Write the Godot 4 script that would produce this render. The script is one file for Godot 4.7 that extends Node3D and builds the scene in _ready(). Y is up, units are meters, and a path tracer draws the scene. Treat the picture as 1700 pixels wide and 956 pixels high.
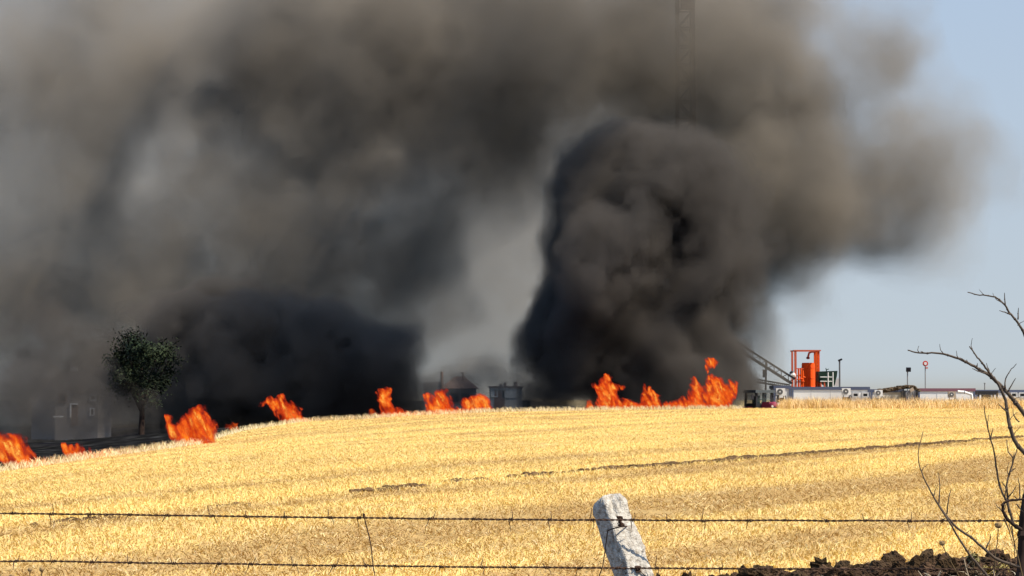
extends Node3D
# A stubble field burning on a summer day: a fire line along the far edge of the field, a wall of smoke behind it, a site of white cabins on the right.

const F := 3834.0        # focal length of the photograph in its own pixels; the horizon lies at row 655
const EYE := 2.0

func L(r: float, g: float, b: float) -> Color:
	return Color(r, g, b).linear_to_srgb()

func P(px: float, py: float, d: float) -> Vector3:
	return Vector3((px - 850.0) / F * d, EYE + (655.0 - py) / F * d, -d)

func _ready():
	var cam := Camera3D.new(); cam.name = "camera"; add_child(cam)
	cam.fov = rad_to_deg(2.0 * atan(478.0 / F)); cam.position = Vector3(0, EYE, 0); cam.rotation.x = atan(177.0 / F); cam.far = 6000.0; cam.near = 0.1
	var we := WorldEnvironment.new(); we.name = "environment"; var e := Environment.new(); we.environment = e; add_child(we)
	e.background_mode = Environment.BG_SKY; e.tonemap_mode = Environment.TONE_MAPPER_LINEAR; e.tonemap_exposure = 1.45
	var sk := ProceduralSkyMaterial.new()
	sk.sky_top_color = Color(0.42, 0.60, 0.82); sk.sky_horizon_color = Color(0.645, 0.68, 0.70); sk.sky_curve = 0.33
	sk.ground_horizon_color = Color(0.60, 0.55, 0.45); sk.ground_bottom_color = Color(0.45, 0.38, 0.25)
	e.sky = Sky.new(); e.sky.sky_material = sk
	e.volumetric_fog_enabled = true; e.volumetric_fog_density = 0.0; e.volumetric_fog_length = 400.0
	e.sdfgi_enabled = true; e.ssao_enabled = true; e.ssil_enabled = true
	var sun := DirectionalLight3D.new(); sun.name = "sun"; add_child(sun)
	sun.light_energy = 1.5; sun.light_color = Color(1, 0.95, 0.87); sun.light_angular_distance = 0.53; sun.shadow_enabled = true
	var az := deg_to_rad(66.0); var el := deg_to_rad(55.0)
	sun.look_at_from_position(Vector3.ZERO, -Vector3(sin(az) * cos(el), sin(el), cos(az) * cos(el)), Vector3.UP)

	setup()
	build_ground()
	build_mast(); build_houses(); build_site(); build_tractor()
	build_flames()
	build_smoke()
	build_straw()
	build_berm()
	build_fence()
	build_shrub()
	build_weeds()

# ---------------------------------------------------------------- helpers
var rng := RandomNumberGenerator.new()
var nz := FastNoiseLite.new()
var sn := FastNoiseLite.new()
var tn := FastNoiseLite.new()
var V := PackedVector3Array()
var N := PackedVector3Array()
var C := PackedColorArray()
var col := Color.WHITE
var used := {}
var M := {}

func setup():
	rng.seed = 11
	sn.seed = 19; sn.noise_type = FastNoiseLite.TYPE_SIMPLEX_SMOOTH; sn.frequency = 1.0; sn.fractal_type = FastNoiseLite.FRACTAL_FBM; sn.fractal_octaves = 5; sn.fractal_gain = 0.62; sn.fractal_lacunarity = 2.1
	tn.seed = 23; tn.noise_type = FastNoiseLite.TYPE_SIMPLEX_SMOOTH; tn.frequency = 1.0; tn.fractal_type = FastNoiseLite.FRACTAL_FBM; tn.fractal_octaves = 2
	nz.seed = 7; nz.noise_type = FastNoiseLite.TYPE_SIMPLEX_SMOOTH; nz.frequency = 1.0; nz.fractal_type = FastNoiseLite.FRACTAL_FBM; nz.fractal_octaves = 4; nz.fractal_gain = 0.5

func mat(key: String, c: Color, rough := 0.9, metal := 0.0, tinted := false) -> StandardMaterial3D:
	if M.has(key): return M[key]
	var m := StandardMaterial3D.new(); m.resource_name = key; m.albedo_color = c; m.roughness = rough; m.metallic = metal; m.vertex_color_use_as_albedo = tinted
	m.metallic_specular = 0.3
	M[key] = m
	return m

func tri(a: Vector3, b: Vector3, c: Vector3, na: Vector3, nb: Vector3, nc: Vector3):
	if (c - a).cross(b - a).dot(na + nb + nc) < 0.0:
		V.append(a); V.append(c); V.append(b); N.append(na); N.append(nc); N.append(nb)
	else:
		V.append(a); V.append(b); V.append(c); N.append(na); N.append(nb); N.append(nc)
	C.append(col); C.append(col); C.append(col)

func quad(a: Vector3, b: Vector3, c: Vector3, d: Vector3, out: Vector3):
	var n := (c - a).cross(d - b).normalized()
	if n.dot(out) < 0: n = -n
	tri(a, b, c, n, n, n); tri(a, c, d, n, n, n)

func box(center: Vector3, size: Vector3, basis := Basis(), taper := 1.0):
	var h := size * 0.5
	var p := []
	for i in 8:
		var s := Vector3(h.x if i & 1 else -h.x, h.y if i & 2 else -h.y, h.z if i & 4 else -h.z)
		if i & 2: s.x *= taper; s.z *= taper
		p.append(center + basis * s)
	quad(p[0], p[1], p[3], p[2], basis * Vector3(0, 0, -1)); quad(p[4], p[5], p[7], p[6], basis * Vector3(0, 0, 1))
	quad(p[0], p[2], p[6], p[4], basis * Vector3(-1, 0, 0)); quad(p[1], p[3], p[7], p[5], basis * Vector3(1, 0, 0))
	quad(p[0], p[1], p[5], p[4], basis * Vector3(0, -1, 0)); quad(p[2], p[3], p[7], p[6], basis * Vector3(0, 1, 0))

func bar(a: Vector3, b: Vector3, w: float, t := -1.0):
	var y := (b - a).normalized()
	var x := y.cross(Vector3.FORWARD if absf(y.z) < 0.9 else Vector3.RIGHT).normalized()
	box((a + b) * 0.5, Vector3(w, (b - a).length(), w if t < 0 else t), Basis(x, y, x.cross(y)))

func tube(pts: Array, r0: float, r1: float, sides := 6, capped := true):
	var n := pts.size()
	var rings := []
	var side := Vector3.ZERO
	for i in n:
		var t: Vector3 = ((pts[mini(i + 1, n - 1)] as Vector3) - pts[maxi(i - 1, 0)]).normalized()
		if i == 0: side = t.cross(Vector3.FORWARD if absf(t.z) < 0.9 else Vector3.RIGHT).normalized()
		else: side = (side - t * side.dot(t)).normalized()
		var up := t.cross(side)
		var r := lerpf(r0, r1, float(i) / maxf(1, n - 1))
		var ring := []
		for k in sides:
			var a := TAU * k / sides
			var o := side * cos(a) + up * sin(a)
			ring.append([(pts[i] as Vector3) + o * r, o])
		rings.append(ring)
	for i in n - 1:
		for k in sides:
			var a: Array = rings[i][k]; var b: Array = rings[i][(k + 1) % sides]; var c: Array = rings[i + 1][(k + 1) % sides]; var d: Array = rings[i + 1][k]
			tri(a[0], b[0], c[0], a[1], b[1], c[1]); tri(a[0], c[0], d[0], a[1], c[1], d[1])
	if capped:
		for e in [0, n - 1]:
			var t: Vector3 = ((pts[e] as Vector3) - pts[1 if e == 0 else n - 2]).normalized()
			for k in sides: tri(pts[e], rings[e][k][0], rings[e][(k + 1) % sides][0], t, t, t)

func ring(center: Vector3, axis: Vector3, r: float, thick: float, seg := 14, sides := 5):
	var pts := []
	var x := axis.cross(Vector3.UP if absf(axis.y) < 0.9 else Vector3.RIGHT).normalized(); var y := axis.cross(x)
	for i in seg + 1: pts.append(center + (x * cos(TAU * i / seg) + y * sin(TAU * i / seg)) * r)
	tube(pts, thick, thick, sides, false)

func disc(center: Vector3, axis: Vector3, r: float, h: float, seg := 18):
	tube([center - axis * h * 0.5, center + axis * h * 0.5], r, r, seg)

# a lumpy closed body
func lump(center: Vector3, size: Vector3, rough: float, at: float, seg := 9, rows := 6, freq := 1.1):
	var g := []
	for j in rows + 1:
		var row := []
		for i in seg:
			var th := PI * j / rows; var ph := TAU * i / seg
			var o := Vector3(sin(th) * cos(ph), cos(th), sin(th) * sin(ph))
			var k := 1.0 + rough * nz.get_noise_3d(o.x * freq + at, o.y * freq, o.z * freq - at)
			row.append(center + o * k * size)
		g.append(row)
	for j in rows:
		for i in seg:
			var a: Vector3 = g[j][i]; var b: Vector3 = g[j][(i + 1) % seg]; var c: Vector3 = g[j + 1][(i + 1) % seg]; var d: Vector3 = g[j + 1][i]
			var out := ((a + b + c + d) * 0.25 - center)
			if j > 0:
				var n1 := (c - a).cross(b - a).normalized(); if n1.dot(out) < 0: n1 = -n1
				tri(a, b, c, n1, n1, n1)
			if j < rows - 1:
				var n2 := (d - a).cross(c - a).normalized(); if n2.dot(out) < 0: n2 = -n2
				tri(a, c, d, n2, n2, n2)

func take() -> ArrayMesh:
	var ar := []; ar.resize(Mesh.ARRAY_MAX); ar[Mesh.ARRAY_VERTEX] = V; ar[Mesh.ARRAY_NORMAL] = N; ar[Mesh.ARRAY_COLOR] = C
	var am := ArrayMesh.new(); am.add_surface_from_arrays(Mesh.PRIMITIVE_TRIANGLES, ar)
	V = PackedVector3Array(); N = PackedVector3Array(); C = PackedColorArray(); col = Color.WHITE
	return am

func numbered(called: String) -> String:
	var k: int = used.get(called, 0); used[called] = k + 1
	return called if k == 0 else "%s_%03d" % [called, k]

func thing(called: String, label: String, category: String, at: Vector3, group := "") -> Node3D:
	var o := Node3D.new(); o.name = numbered(called); o.position = at; add_child(o)
	tag(o, label, category, group)
	return o

func tag(o: Node, label: String, category: String, group := "", kind := ""):
	if label: o.set_meta("label", label)
	if category: o.set_meta("category", category)
	if group: o.set_meta("group", group)
	if kind: o.set_meta("kind", kind)

func put(called: String, m: Mesh, material: Material, parent: Node = null) -> MeshInstance3D:
	var o := MeshInstance3D.new(); o.mesh = m; o.material_override = material
	if parent == null:
		o.name = numbered(called); add_child(o)
	else:
		var k := 0
		for c in parent.get_children():
			if c.get_meta("stem", "") == called: k += 1
		o.name = called if k == 0 else "%s_%03d" % [called, k]
		o.set_meta("stem", called); parent.add_child(o, true)
	return o

# the collected triangles as one named mesh
func part(called: String, material: Material, parent: Node = null) -> MeshInstance3D:
	return put(called, take(), material, parent)

func many(called: String, m: Mesh, material: Material, places: Array, tints: Array, parent: Node = null):
	var mm := MultiMesh.new(); mm.transform_format = MultiMesh.TRANSFORM_3D; mm.use_colors = true; mm.mesh = m; mm.instance_count = places.size()
	for i in places.size():
		mm.set_instance_transform(i, places[i]); mm.set_instance_color(i, tints[i])
	var o := MultiMeshInstance3D.new(); o.multimesh = mm; o.material_override = material
	if parent == null: o.name = numbered(called); add_child(o)
	else: o.name = called; parent.add_child(o, true)
	return o

# ---------------------------------------------------------------- ground
var prof := [[-40.0, -1.6], [0.0, -1.6], [20.0, -1.57], [60.0, -1.27], [112.0, -0.87], [120.0, -0.84], [124.0, -0.92], [130.0, -1.6], [137.0, -2.15], [150.0, -2.5], [200.0, -2.7], [320.0, -2.9], [3500.0, -8.0]]

func H(x: float, d: float) -> float:
	var r := -1.6
	for i in prof.size() - 1:
		if d >= prof[i][0]:
			var t := clampf((d - prof[i][0]) / (prof[i + 1][0] - prof[i][0]), 0, 1)
			r = lerpf(prof[i][1], prof[i + 1][1], t)
	var l := minf(0.0, x)
	var low := 2.5 * (1.0 - exp(-0.0056 * l * l / 2.5)) * lerpf(1.0, 0.15, smoothstep(90.0, 220.0, d)) * smoothstep(14.0, 40.0, d)
	var rise := 0.09 * smoothstep(2.0, 16.0, x) * smoothstep(60.0, 118.0, d)
	return EYE + r - low + rise

var fire_u := []
var fire_d := []
func find_fire_line():
	for k in [[-160, 806], [-60, 793], [0, 785], [60, 776], [150, 763], [250, 750], [330, 739], [400, 717], [500, 702], [600, 697], [690, 691], [800, 686], [900, 684], [1000, 682], [1225, 680]]:
		var at := 121.0
		var d := 30.0
		while d < 121.0:
			var p := P(k[0], k[1], d)
			if p.y <= H(p.x, d):
				at = d; break
			d += 0.25
		fire_u.append((k[0] - 850.0) / F); fire_d.append(at)

func fire_at(u: float) -> float:
	if u <= fire_u[0]: return fire_d[0]
	for i in fire_u.size() - 1:
		if u < fire_u[i + 1]: return lerpf(fire_d[i], fire_d[i + 1], (u - fire_u[i]) / (fire_u[i + 1] - fire_u[i]))
	return lerpf(fire_d[-1], 138.0, clampf((u - fire_u[-1]) / 0.004, 0, 1))

func edge_at(x: float, d: float) -> float:      # metres past the fire line, burnt side positive
	var f := fire_at(x / maxf(d, 1.0))
	return d - f + 1.1 * nz.get_noise_2d(x * 0.35, d * 0.12)

# 0 where the stubble is trodden or thin, 1 where it stands; runs along the drilled rows
func band(x: float, d: float) -> float:
	var q := 0.88 * x - 0.48 * d + 1.5 * nz.get_noise_2d(x * 0.03 + 40, d * 0.03)
	var along := 0.48 * x + 0.88 * d
	var b := 0.50 + 0.9 * nz.get_noise_2d(q * 0.30, 7.0 + along * 0.006) + 0.7 * nz.get_noise_2d(q * 1.6, along * 0.03) + 0.25 * nz.get_noise_2d(x * 0.25 + 9, d * 0.16)
	b -= 0.85 * smoothstep(2.0, 0.3, absf(q + 13.2)) + 0.65 * smoothstep(0.9, 0.1, absf(q + 9.3)) + 0.5 * smoothstep(0.7, 0.1, absf(q + 17.6))
	b += 0.16 * smoothstep(42.0, 60.0, d)
	return clampf(b, 0, 1)

func soil_track(x: float, d: float) -> float:   # distance from the ploughed track that crosses the field
	var q := (x - (0.0 + (d - 39.0) * 0.545)) * 0.88 + 0.35 * nz.get_noise_2d(d * 0.08, 3.0)
	return absf(q)

func build_ground():
	find_fire_line()
	var xs := []; var ds := []
	var x := 0.0
	var half := [0.0]
	while x < 3000.0:
		x += 0.45 if x < 40.0 else maxf(0.45, (x - 38.0) * 0.25)
		half.append(x)
	for i in range(half.size() - 1, 0, -1): xs.append(-half[i])
	xs.append_array(half)
	var d := -40.0
	while d < 3400.0:
		ds.append(d)
		if d < 14.0: d += 3.0
		elif d < 45.0: d += 0.35
		elif d < 132.0: d += 0.6
		else: d += maxf(0.8, (d - 130.0) * 0.14)
	var vs := PackedVector3Array(); var cs := PackedColorArray(); var ix := PackedInt32Array()
	var nx := xs.size()
	for dd: float in ds:
		for xx: float in xs:
			var y := H(xx, dd)
			if dd > 14.0 and dd < 300.0: y += 0.035 * nz.get_noise_2d(xx * 0.9, dd * 0.9) + 0.06 * nz.get_noise_2d(xx * 0.12, dd * 0.12) * smoothstep(20, 30, dd)
			vs.append(Vector3(xx, y, -dd))
			var c := Color(0.42, 0.285, 0.12).lerp(Color(0.74, 0.555, 0.23), band(xx, dd))
			if dd < 19.0: c = c.lerp(Color(0.10, 0.07, 0.045), smoothstep(18.4, 17.0, dd))
			var burnt := smoothstep(-0.3, 0.5, edge_at(xx, dd))
			var n := nz.get_noise_2d(xx * 0.4 + 50, dd * 0.1)
			var black := Color(0.010, 0.010, 0.011).lerp(Color(0.022, 0.022, 0.022), smoothstep(0.1, 0.45, n))
			black = black.lerp(Color(0.05, 0.048, 0.046), 0.7 * smoothstep(0.15, 0.5, nz.get_noise_2d(xx * 0.8 + 11, dd * 0.8)))
			var yard := Color(0.30, 0.24, 0.16)
			var past := black.lerp(yard, smoothstep(0.095, 0.112, xx / maxf(dd, 1.0)))
			c = c.lerp(past, burnt)
			if dd > 330.0: c = c.lerp(Color(0.33, 0.25, 0.12), smoothstep(330, 420, dd) if xx > 20.0 else smoothstep(2600, 3400, dd))
			cs.append(c)
	for j in ds.size() - 1:
		for i in nx - 1:
			var a := j * nx + i
			ix.append_array([a, a + nx, a + 1, a + 1, a + nx, a + nx + 1])
	var st := SurfaceTool.new(); var ar := []; ar.resize(Mesh.ARRAY_MAX)
	ar[Mesh.ARRAY_VERTEX] = vs; ar[Mesh.ARRAY_COLOR] = cs; ar[Mesh.ARRAY_INDEX] = ix
	st.create_from_arrays(ar); st.generate_normals()
	var m := mat("ground", Color.WHITE, 1.0, 0.0, true)
	m.metallic_specular = 0.0
	var t := NoiseTexture2D.new(); t.width = 512; t.height = 512; t.seamless = true
	var fn := FastNoiseLite.new(); fn.seed = 3; fn.frequency = 0.03; fn.fractal_octaves = 4; t.noise = fn
	m.heightmap_enabled = true; m.heightmap_texture = t; m.heightmap_scale = 3.0
	m.uv1_triplanar = true; m.uv1_world_triplanar = true; m.uv1_scale = Vector3(0.6, 0.6, 0.6)
	var g := put("ground", st.commit(), m)
	tag(g, "", "", "", "structure")

# ---------------------------------------------------------------- stubble
func straw_clump(k: int, high: float, lie: float, blades: int, width: float, reach: float) -> ArrayMesh:
	var r := RandomNumberGenerator.new(); r.seed = 100 + k
	for i in blades:
		var p := Vector3(r.randf_range(-reach, reach), 0, r.randf_range(-reach, reach))
		var a := r.randf() * TAU
		var lean := lie * r.randf_range(0.4, 1.3)
		var dir := Vector3(cos(a) * sin(lean), cos(lean), sin(a) * sin(lean))
		var len := high * r.randf_range(0.6, 1.3)
		var w := Vector3(cos(a + 1.57), 0, sin(a + 1.57)).rotated(dir, r.randf() * 3.0) * width * r.randf_range(0.6, 1.2)
		var bend := Vector3(r.randf_range(-1, 1), r.randf_range(-0.6, 0.1), r.randf_range(-1, 1)) * len * 0.3
		var mid := p + dir * len * 0.55 + Vector3(0, 0.01, 0)
		var tip := p + dir * len + bend
		if tip.y < 0.012: tip.y = 0.012
		var s := r.randf_range(0.84, 1.08)
		col = Color(s, s * r.randf_range(0.93, 1.0), s * r.randf_range(0.75, 1.0))
		var n := w.cross(dir).normalized()
		if n.y < 0: n = -n
		n = (n + Vector3.UP * 0.6).normalized()
		tri(p - w, p + w, mid + w * 0.9, n, n, n); tri(p - w, mid + w * 0.9, mid - w * 0.9, n, n, n)
		tri(mid - w * 0.9, mid + w * 0.9, tip, n, n, n)
	return take()

func build_straw():
	var m := mat("straw", Color.WHITE, 0.7, 0.0, true)
	m.backlight_enabled = true; m.backlight = Color(0.35, 0.3, 0.2)
	var root := Node3D.new(); root.name = "stubble_field"; add_child(root); tag(root, "golden cut cereal stubble covering the sloping field", "stubble", "", "stuff")
	var kinds := [straw_clump(1, 0.050, 0.7, 18, 0.0034, 0.13), straw_clump(2, 0.048, 1.0, 18, 0.0034, 0.13), straw_clump(3, 0.09, 1.5, 18, 0.0034, 0.15), straw_clump(4, 0.07, 1.35, 18, 0.0034, 0.14)]
	var places := [[], [], [], []]; var tints := [[], [], [], []]
	var r := RandomNumberGenerator.new(); r.seed = 5
	var d := 16.6
	while d < 131.0:
		var step := 0.115 + 0.0011 * d
		var wide := d * 0.235 + 1.2
		var x := -wide
		while x < wide:
			var px := x + r.randf_range(-0.6, 0.6) * step; var pd := d + r.randf_range(-0.6, 0.6) * step
			x += step
			if edge_at(px, pd) > r.randf_range(-0.3, 0.25): continue
			if pd < 18.0 + 0.5 * nz.get_noise_2d(px, 5.0): continue
			var b := band(px, pd)
			if soil_track(px, pd) < 0.2 and pd > 38.0 and r.randf() < 0.85: continue
			var k := 0
			if r.randf() > 0.25 + b * 0.55: k = 2 if r.randf() < 0.6 else 3
			else: k = 0 if r.randf() < 0.5 else 1
			if b < 0.35 and r.randf() < 0.3: continue
			var clumpy := nz.get_noise_2d(px * 1.7, pd * 1.1 + 30)
			var s := (0.75 + 0.5 * b + 0.5 * clumpy) * r.randf_range(0.85, 1.15) * (1.0 + 0.004 * d) * lerpf(1.0, 0.55, smoothstep(32.0, 75.0, d))
			var tf := Transform3D(Basis(Vector3.UP, r.randf() * TAU).scaled(Vector3(1.15, s, 1.15) * (1.0 + 0.003 * d)), Vector3(px, H(px, pd) + 0.02, -pd))
			var c := Color(0.50, 0.34, 0.145).lerp(Color(0.85, 0.65, 0.275), clampf(b * 1.15 + 0.25 * clumpy - 0.6 * maxf(0.0, nz.get_noise_2d(px * 0.42, pd * 0.13 + 70.0)), 0, 1))
			if r.randf() < 0.07: c = c.lerp(Color(0.9, 0.78, 0.48), 0.6)
			places[k].append(tf); tints[k].append(c)
		d += step
	for k in 4: many("straw_stems", kinds[k], m, places[k], tints[k], root)
	# paler standing straw that the fire has reached
	var tall := straw_clump(9, 0.30, 0.45, 9, 0.008, 0.16)
	var pl := []; var ti := []
	for i in 2600:
		var u := r.randf_range(-0.26, 0.1)
		var dd := fire_at(u) - r.randf_range(-0.1, 1.3); var xx := u * dd
		if edge_at(xx, dd) > 0.45: continue
		pl.append(Transform3D(Basis(Vector3.UP, r.randf() * TAU).scaled(Vector3.ONE * r.randf_range(0.5, 1.25)), Vector3(xx, H(xx, dd), -dd)))
		ti.append(Color(0.78, 0.66, 0.40) * r.randf_range(0.75, 1.1))
	many("edge_stems", tall, m, pl, ti, root)
	var sc := Node3D.new(); sc.name = "scorched_stubble"; add_child(sc); tag(sc, "short black scorched stubble behind the fire line", "burnt stubble", "", "stuff")
	pl = []; ti = []
	for i in 9000:
		var u := r.randf_range(-0.26, 0.09); var back := 14.0 * r.randf() * r.randf()
		var dd := fire_at(u) + back; var xx := u * dd
		if edge_at(xx, dd) < -0.1: continue
		pl.append(Transform3D(Basis(Vector3.UP, r.randf() * TAU).scaled(Vector3.ONE * r.randf_range(0.7, 1.5)), Vector3(xx, H(xx, dd), -dd)))
		ti.append(Color(0.020, 0.018, 0.017).lerp(Color(0.12, 0.085, 0.05), r.randf() ** 4))
	many("scorched_stems", kinds[1], mat("scorched", Color.WHITE, 1.0, 0.0, true), pl, ti, sc)
	# the uncut strip before the cabins
	var tg := Node3D.new(); tg.name = "tall_dry_grass"; add_child(tg); tag(tg, "uncut pale dry grass standing before the white cabins", "grass", "", "stuff")
	for v in 3:
		var blade := straw_clump(20 + v, 0.62, 0.25, 24, 0.008, 0.28)
		pl = []; ti = []
		for i in 1500:
			var dd := r.randf_range(117.5, 131.0)
			var xx := r.randf_range(0.1172 * dd, 32.0)
			var dens := nz.get_noise_2d(xx * 0.35, dd * 0.25 + 80)
			if dens < -0.30: continue
			pl.append(Transform3D(Basis(Vector3.UP, r.randf() * TAU).scaled(Vector3(1, r.randf_range(0.45, 1.0) + 0.45 * dens, 1)), Vector3(xx, H(xx, dd), -dd)))
			ti.append(Color(0.88, 0.68, 0.36).lerp(Color(0.62, 0.42, 0.20), r.randf() * 0.7))
		many("grass_blades", blade, m, pl, ti, tg)
	# clods turned up along the track
	var clod_mat := mat("dry_soil", Color.WHITE, 1.0, 0.0, true)
	col = Color(1, 1, 1); lump(Vector3.ZERO, Vector3(1, 0.7, 1), 0.7, 3.0, 7, 5)
	var clod := take()
	pl = []; ti = []
	for i in 5200:
		var dd := r.randf_range(41.0, 72.0) if r.randf() < 0.85 else r.randf_range(28.0, 41.0)
		if nz.get_noise_1d(dd * 0.9) < (-0.22 if dd > 39.0 else 0.27): continue
		var xx := (dd - 39.0) * 0.545 + clampf(r.randfn(0.0, 0.12), -0.3, 0.3) - 0.4 * nz.get_noise_2d(dd * 0.08, 3.0)
		var s := r.randf_range(0.020, 0.055) * (1.0 + 0.9 * maxf(0.0, nz.get_noise_1d(dd * 2.3)))
		pl.append(Transform3D(Basis(Vector3.UP, r.randf() * TAU).scaled(Vector3(s * 1.3, s, s)), Vector3(xx, H(xx, dd) + s * 0.7, -dd)))
		ti.append(Color(0.17, 0.105, 0.055) * r.randf_range(0.6, 1.2))
	var tr = many("track_clods", clod, clod_mat, pl, ti); tag(tr, "line of small soil clods along the track across the field", "soil", "", "stuff")

# ---------------------------------------------------------------- the turned soil along the near edge of the field
func build_berm():
	var soil := mat("dry_soil", Color.WHITE, 1.0, 0.0, true)
	soil.metallic_specular = 0.05
	var gt := NoiseTexture2D.new(); gt.width = 256; gt.height = 256; gt.seamless = true
	var gn := FastNoiseLite.new(); gn.seed = 5; gn.frequency = 0.05; gn.fractal_octaves = 4; gt.noise = gn
	soil.heightmap_enabled = true; soil.heightmap_texture = gt; soil.heightmap_scale = 2.0; soil.uv1_triplanar = true; soil.uv1_world_triplanar = true; soil.uv1_scale = Vector3(5, 5, 5)
	var vs := PackedVector3Array(); var cs := PackedColorArray(); var ix := PackedInt32Array()
	var nx := 240; var nd := 44
	for j in nd + 1:
		for i in nx + 1:
			var x := -5.0 + 10.0 * i / nx; var t := float(j) / nd; var d := 13.6 + 4.0 * t
			var y := ridge(x, d)
			vs.append(Vector3(x, y - (0.12 if t > 0.98 else 0.0), -d))
			var n := nz.get_noise_2d(x * 1.5, d * 2.0)
			var c := Color(0.075, 0.048, 0.030) * (1.0 + 0.7 * n)
			var char_edge := 0.395 + 0.04 * nz.get_noise_2d(x * 3.0, 1.0)
			c = c.lerp(Color(0.008, 0.008, 0.009), smoothstep(char_edge + 0.01, char_edge - 0.02, t))
			cs.append(c)
	for j in nd:
		for i in nx:
			var a := j * (nx + 1) + i
			ix.append_array([a, a + nx + 1, a + 1, a + 1, a + nx + 1, a + nx + 2])
	var st := SurfaceTool.new(); var ar := []; ar.resize(Mesh.ARRAY_MAX)
	ar[Mesh.ARRAY_VERTEX] = vs; ar[Mesh.ARRAY_COLOR] = cs; ar[Mesh.ARRAY_INDEX] = ix
	st.create_from_arrays(ar); st.generate_normals()
	var b := put("dirt_ridge", st.commit(), soil); tag(b, "", "", "", "structure")
	var shapes := []
	for k in 7:
		var tone: float = [1.0, 0.8, 1.2, 0.65, 0.95, 1.35, 0.75][k]
		col = Color(0.085, 0.055, 0.034) * tone; col.a = 1
		lump(Vector3.ZERO, Vector3(1.15, 0.85, 1.0), 0.8, 10.0 * k + 3.0, 16, 11, 1.9)
		shapes.append(take())
	var r := RandomNumberGenerator.new(); r.seed = 31
	for i in 295:
		var x := r.randf_range(0.6, 4.4) if i > 40 else r.randf_range(2.4, 4.4)
		var d := r.randf_range(15.1, 16.2)
		var s := clampf(absf(r.randfn(0.036, 0.018)), 0.018, 0.08)
		var o := put("soil_clod", shapes[i % 7], soil, b)
		o.transform = Transform3D(Basis(Vector3(r.randf(), r.randf(), r.randf() + 0.1).normalized(), r.randf() * 1.2).rotated(Vector3.UP, r.randf() * TAU).scaled(Vector3.ONE * s), Vector3(x, ridge(x, d) + s * 0.35, -d))
	var pl := []; var ti := []
	for i in 5200:
		var x := r.randf_range(0.3, 4.6); var d := r.randf_range(15.05, 16.4)
		var s := clampf(absf(r.randfn(0.010, 0.008)), 0.005, 0.03)
		pl.append(Transform3D(Basis(Vector3(r.randf(), r.randf(), r.randf() + 0.1).normalized(), r.randf() * 6.0).scaled(Vector3(1.2, 0.9, 1.0) * s), Vector3(x, ridge(x, d) + s * 0.3, -d)))
		ti.append(Color.WHITE * r.randf_range(0.6, 1.5))
	var cr = many("soil_crumbs", shapes[2], soil, pl, ti, b); cr.set_meta("kind", "stuff")
	# bits of pale straw lying on the charred strip
	var bit := straw_clump(51, 0.09, 1.5, 3, 0.0025, 0.10)
	pl = []; ti = []
	for i in 60:
		var x := r.randf_range(1.4, 4.6); var d := r.randf_range(14.1, 15.3)
		pl.append(Transform3D(Basis(Vector3.UP, r.randf() * TAU), Vector3(x, ridge(x, d) + 0.006, -d))); ti.append(Color(0.75, 0.66, 0.48) * r.randf_range(0.5, 1.0))
	var bits = many("straw_bits", bit, mat("straw", Color.WHITE), pl, ti); tag(bits, "loose pale straw bits on the charred strip before the ridge", "straw", "", "stuff")

func ridge(x: float, d: float) -> float:
	var top := berm_top(x)
	var shelf := minf(0.865, top - 0.03)
	var y := 0.40
	if d < 14.2: y = lerpf(0.40, shelf, smoothstep(13.6, 14.2, d))
	elif d < 15.9: y = lerpf(shelf, top, smoothstep(14.9, 15.8, d))
	else: y = lerpf(top, 0.42, smoothstep(16.0, 17.6, d))
	return y + (0.03 * nz.get_noise_2d(x * 2.4, d * 2.4) + 0.03 * nz.get_noise_2d(x * 7.0, d * 7.0)) * smoothstep(14.6, 15.5, d) * (1.0 - smoothstep(16.8, 17.6, d)) + 0.012 * nz.get_noise_2d(x * 9.0, d * 9.0)

func berm_top(x: float) -> float:
	var px := 850.0 + x / 15.8 * F
	var py := lerpf(974.0, 933.0, smoothstep(930.0, 1700.0, px)) + 4.0
	return EYE + (655.0 - py) / F * 15.8 + 0.02 * nz.get_noise_1d(x * 2.0)

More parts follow.
